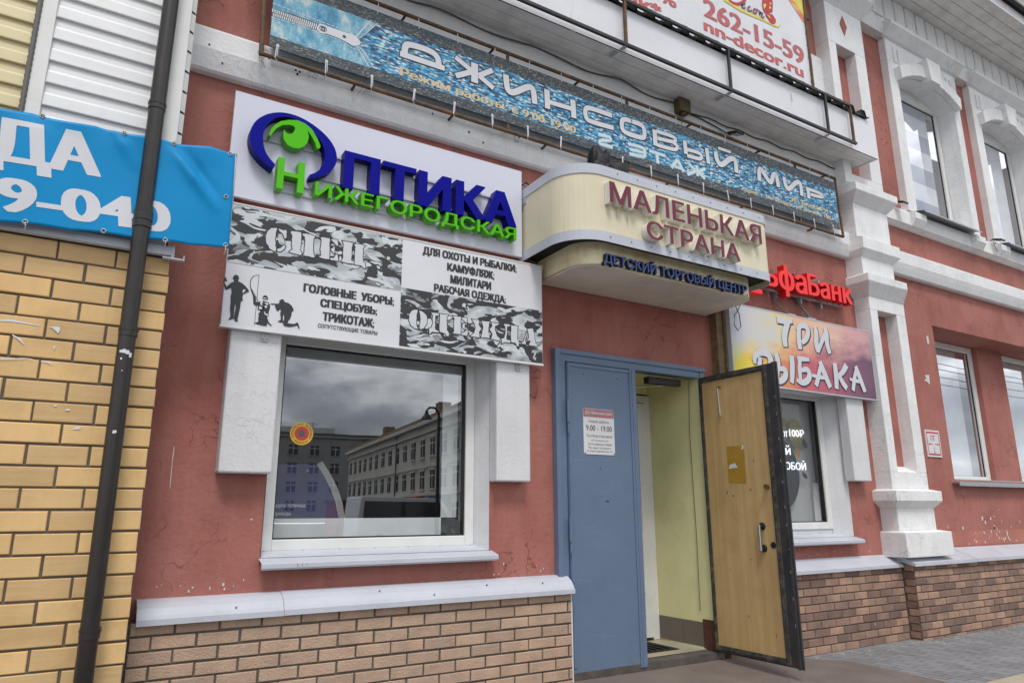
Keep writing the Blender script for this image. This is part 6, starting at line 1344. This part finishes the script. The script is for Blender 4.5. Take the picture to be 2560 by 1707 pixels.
pl_ = thing('potted_plant', (2.6, .40, 1.15), 'small bushy green plant in the corner behind the first window', 'plant')
mb = MB()
for k in range(70):
    a, b = rnd.uniform(0, 6.28), rnd.uniform(.02, .14); x, z = 2.56+math.cos(a)*b*1.3, 1.22+abs(math.sin(a))*b*.55; y = .34+rnd.uniform(0, .12); d = Vector((rnd.uniform(-1, 1), rnd.uniform(-.4, .4), rnd.uniform(-.2, 1))).normalized()*.05; s_ = Vector((d.z, 0, -d.x))*.3
    p = Vector((x, y, z)); mb.add([p, p+d*.5+s_, p+d, p+d*.5-s_], [(0, 1, 2, 3)])
mb.build('leaves', 'leaf_green', pl_); mb = MB(); mb.tube([(2.56, .40, 1.02), (2.56, .40, 1.2)], [.06, .08], 14); mb.build('pot', 'room_pale', pl_)
sk = thing('round_sticker', (1.36, .19, 1.9), 'round yellow and red security sticker on the first window pane', 'sticker')
c_ = (1.370, 1.972); rx_ = ((1.456, 1.977)[0]-(1.287, 1.968)[0])/2; rz_ = ((1.365, 2.055)[1]-(1.376, 1.889)[1])/2
mb = MB(); mb.disc(*c_, rx_, rz_, .1935, 40); mb.build('disc', 'sticker_yellow', sk); mb = MB(); mb.disc(*c_, rx_*.62, rz_*.62, .1928, 32); mb.build('centre', 'sticker_red', sk)
mb = MB(); mb.disc(*c_, rx_*.22, rz_*.24, .1921, 16)
for k in range(14): a = 2*math.pi*k/14; mb.stroke([(c_[0]+math.cos(a)*rx_*.2, c_[1]+math.sin(a)*rz_*.2), (c_[0]+math.cos(a)*rx_*.36, c_[1]+math.sin(a)*rz_*.36)], .006, .1921)
mb.build('star_emblem', 'ink_grey', sk)
mb = MB()
def arctext(body, a0, a1, rr, h, flip=False):
    for i, ch in enumerate(body):
        a = R(a0+(a1-a0)*i/(len(body)-1))
        if ch == ' ': continue
        u = Vector((math.sin(a), 0, -math.cos(a)))*(-1 if flip else 1); v = Vector((math.cos(a), 0, math.sin(a)))*(-1 if flip else 1)
        p = Vector((c_[0]+math.cos(a)*rx_*rr, .1921, c_[1]+math.sin(a)*rz_*rr)); w_ = h*.62
        g = p-u*w_/2-v*h/2; mb.text(ch, (g.x, g.z), (g.x+u.x*w_, g.z+u.z*w_), (g.x+v.x*h, g.z+v.z*h), .1921, 0, .02)
arctext('ОХРАНЯЕТСЯ МИЛИЦИЕЙ', 205, -25, .81, .018); arctext('ВНЕВЕДОМСТВЕННАЯ ОХРАНА', 228, 312, .81, .010, True); mb.build('lettering', 'ink_grey', sk)
# second shop window
mb = MB(); mb.box(6.0, 7.45, .37, .38, 1.0, 2.72); tag(mb.build('added_backing', 'room_pale'), 'pale grey backing panel added to brighten the second shop window', 'screen')  # pale panel added to lighten the dark room behind this glass
nn = thing('neon_lettering', (6.7, .26, 2.0), 'glowing white hand lettered neon words behind the second shop window', 'neon sign')
mb = MB()
def neon(pts, par=None): mb.tube([(x, .27, z) for x, z in pts], .0065, 6)
def ntext(body, bl, br, tl): mb = MB(); mb.text(body, bl, br, tl, .27, .006, .0); mb.build('tube_lettering', 'neon_white', nn)
ntext('от', *bx((6.810, 2.252), (6.899, 2.257), (6.834, 2.232), (6.843, 2.298)))
ntext('100₽', *bx((6.933, 2.273), (7.191, 2.287), (7.059, 2.243), (7.072, 2.328)))
ntext('вой', *bx((6.617, 2.072), (6.923, 2.085), (6.806, 2.030), (6.843, 2.139)))
ntext('СОБОЙ', *bx((6.719, 1.906), (7.169, 1.920), (6.936, 1.866), (7.041, 1.974)))
mb = MB(); mb.text('ER', *bx((6.716, 1.780), (6.792, 1.782), (6.746, 1.764), (6.751, 1.795)), .27); mb.text('MAN', *bx((6.688, 1.731), (6.792, 1.733), (6.740, 1.718), (6.744, 1.746)), .27); mb.build('small_lettering', 'print_white', nn)
dk = thing('window_disc', (6.5, .3, 1.4), 'large dark round menu disc behind the second shop window', 'disc')
cc = (6.741, 1.825); mb = MB(); mb.disc(cc[0]-.05, cc[1], .40, .42, .31, 40); mb.build('disc', 'disc_dark', dk)
mb = MB(); mb.disc(*(7.082, 2.284), .125, .17, .30, 28); mb.disc(*(6.879, 2.405), .05, .055, .30, 20); mb.build('olive_spot', 'disc_olive', dk)
mb = MB(); mb.flat([(7.121, 2.242), (7.223, 2.232), (7.272, 2.175), (7.277, 2.131), (7.228, 2.114), (7.188, 2.156)], .302); mb.flat([(7.132, 1.863), (7.205, 1.821), (7.228, 1.778), (7.186, 1.768), (7.134, 1.805)], .302); mb.build('dark_leaf', 'disc_dark', dk)
mb = MB(); mb.flat([(7.044, 2.077), (7.094, 2.108), (7.131, 2.080), (7.107, 2.014), (7.057, 2.012)], .295); mb.disc(*(6.793, 1.671), .03, .03, .295, 14); mb.build('berry_print', 'ink_orange', dk)

# ------------------------------------------------------------------ the street behind the viewer, seen mirrored in the glass
def facade(name, a, b, h, depth, m_, label, rows, cols, wz, roof_m, base=0):
    t = thing(name, (a[0], a[1], 0), label, 'building')
    A_ = Vector((a[0], a[1], 0)); d = Vector((b[0]-a[0], b[1]-a[1], 0)); Ln = d.length; d.normalize(); nrm = Vector((-d.y, d.x, 0))
    if nrm.y < 0 and abs(nrm.y) > .5 or (abs(nrm.y) <= .5 and nrm.x > 0): nrm = -nrm
    Q = lambda u, v, w: A_+d*u+nrm*w+Vector((0, 0, v))
    def bxx(mb, u0, u1, v0, v1, w0, w1):
        mb.add([Q(u0, v0, w0), Q(u1, v0, w0), Q(u1, v0, w1), Q(u0, v0, w1), Q(u0, v1, w0), Q(u1, v1, w0), Q(u1, v1, w1), Q(u0, v1, w1)], [(0, 1, 5, 4), (1, 2, 6, 5), (2, 3, 7, 6), (3, 0, 4, 7), (4, 5, 6, 7), (3, 2, 1, 0)])
    mb = MB(); bxx(mb, 0, Ln, 0, h, -depth, 0); bxx(mb, -.3, Ln+.3, h, h+.25, -depth, .35); bxx(mb, 0, Ln, base+.0, base+.18, 0, .12) if base else None
    mb.build('wall', m_, t)
    mb = MB(); bxx(mb, -.2, Ln+.2, h+.25, h+.6, -depth, .05); mb.build('roof', roof_m, t)
    for r_ in range(rows):
        for c in range(cols):
            u = (c+.5)*Ln/cols; z = wz+r_*((h-wz)/rows); hh = (h-wz)/rows*.55; w_ = min(Ln/cols*.42, 1.4)
            mb = MB(); bxx(mb, u-w_/2, u+w_/2, z, z+hh, .0, .03); f_ = mb.build('window', 'window_dark', t); fm_ = MB(); bxx(fm_, u-.03, u+.03, z, z+hh, .03, .045); bxx(fm_, u-w_/2, u+w_/2, z+hh*.66, z+hh*.72, .03, .044); fm_.build('window_bar', 'white_plastic', f_)
            if c < 12: mb = MB(); bxx(mb, u-w_/2-.12, u+w_/2+.12, z-.12, z, .0, .12); bxx(mb, u-w_/2-.12, u+w_/2+.12, z+hh, z+hh+.15, .0, .10); mb.build('trim', m_, f_)
    if base:
        mb = MB(); bxx(mb, 0, Ln, h-.55, h-.4, 0, .18); bxx(mb, 0, Ln, base+1.75, base+1.85, 0, .1); mb.build('cornice', m_, t)
        cols_ = ('awning_red', 'kiosk_green', 'ink_orange', 'poster_indigo', 'awning_red', 'panel_white')
        for k in range(9):
            u = 2+k*5.3; mb = MB(); bxx(mb, u, u+rnd.uniform(1.6, 3.6), base-.55, base-.05, .1, rnd.uniform(.2, .7)); mb.build('shop_sign', cols_[k % 6], t)
        for u in (6.2, 15.5, 31.): mb = MB(); mb.tube([Q(u, 0, .12), Q(u, h, .12)], .05, 6); mb.build('rain_pipe', 'cable_grey', t)
        for u in (9., 22., 37.): mb = MB(); bxx(mb, u, u+.8, h+.5, h+1.4, -1.2, -.4); mb.build('chimney', 'roof_tile', t)
    else:
        for u in (6, 11, 14.5, 21): mb = MB(); mb.tube([Q(u, h, -1), Q(u, h+2.2, -1)], .04, 5); mb.tube([Q(u-.7, h+2., -1), Q(u+.7, h+2., -1)], .03, 5); mb.tube([Q(u-.5, h+1.7, -1), Q(u+.5, h+1.7, -1)], .03, 5); mb.build('antenna', 'cable_black', t)
        mb = MB(); bxx(mb, 16, 24, h, h+1.4, -6, -.5); mb.build('roof_house', 'facade_white', t)
    return t
facade('street_house', (16.0, -14), (23.2, -64), 6.9, 9, 'facade_white', 'long white three storey house across the street mirrored in the shop glass', 3, 22, .8, 'roof_tile', 2.4)
facade('apartment_block', (6, -92), (40, -90), 11.2, 8, 'facade_grey', 'flat grey apartment block at the end of the street mirrored in the shop glass', 4, 12, 1.5, 'roof_grey')
lp_ = thing('street_lamp', (12.3, -20.5, 0), 'black hooked street lamp across the road mirrored in the shop glass', 'street lamp')
mb = MB(); mb.tube([(12.3, -20.5, -.1), (12.3, -20.5, 5.0), (12.28, -20.5, 5.3), (12.1, -20.5, 5.5), (11.85, -20.5, 5.48), (11.75, -20.5, 5.35)], [.09, .06, .05, .045, .04, .04], 8); mb.build('post', 'black_steel', lp_)
mb = MB(); mb.tube([(11.75, -20.5, 5.35), (11.75, -20.5, 5.22), (11.75, -20.5, 5.02)], [.05, .09, .24], 12); mb.build('lamp_shade', 'black_steel', lp_)
vn = thing('parked_van', (11.8, -24, 0), 'white parked minibus across the road mirrored in the shop glass', 'van')
mb = MB(); pf = [(9.7, -.14+.35), (14.4, .21), (14.4, .95), (13.9, 1.15), (13.3, 1.95), (9.8, 2.0), (9.7, 1.2)]; mb.prism(pf, -24.0, -22.2); mb.build('body', 'van_white', vn, bevel=.06)
mb = MB(); mb.prism([(9.9, 1.15), (13.6, 1.15), (13.2, 1.8), (9.95, 1.82)], -22.2+.001, -22.185); mb.prism([(9.9, 1.15), (13.6, 1.15), (13.2, 1.8), (9.95, 1.82)], -24.015, -24.001); mb.build('side_windows', 'window_dark', vn)
for x in (10.6, 13.4):
    for y in (-23.95, -22.25): mb = MB(); mb.tube([(x, y-.1, .2), (x, y+.1, .2)], .34, 16); mb.build('wheel', 'rubber_black', vn)
sg = thing('street_kiosk', (13.5, -34, 0), 'dark red street kiosk with a sign mirrored in the shop glass', 'kiosk')
mb = MB(); mb.box(12.6, 15.2, -36, -34, -.14, 1.9); mb.build('wall', 'awning_red', sg); mb = MB(); mb.box(12.5, 15.3, -36.1, -33.7, 1.9, 2.05); mb.build('roof', 'roof_grey', sg)
for i, (z, y, sag) in enumerate(((6.6, -9, .35), (6.9, -9.4, .4), (7.2, -9.2, .3), (7.5, -9.6, .5), (8.3, -10.5, .4), (8.6, -10.8, .5), (6.2, -8.8, .3))):
    mb = MB(); pts = [(-30+k*6, y+.1*k, z-sag*math.sin(k/14*math.pi*2)**2+.02*k*(i % 3)) for k in range(15)]; mb.tube(pts, .016, 5)
    tag(mb.build('overhead_wire', 'cable_black'), 'thin overhead wire along the street mirrored in the shop glass', 'wire', 'overhead wires along the street')

for o in bpy.data.objects:
    if '_o' in o: del o['_o']
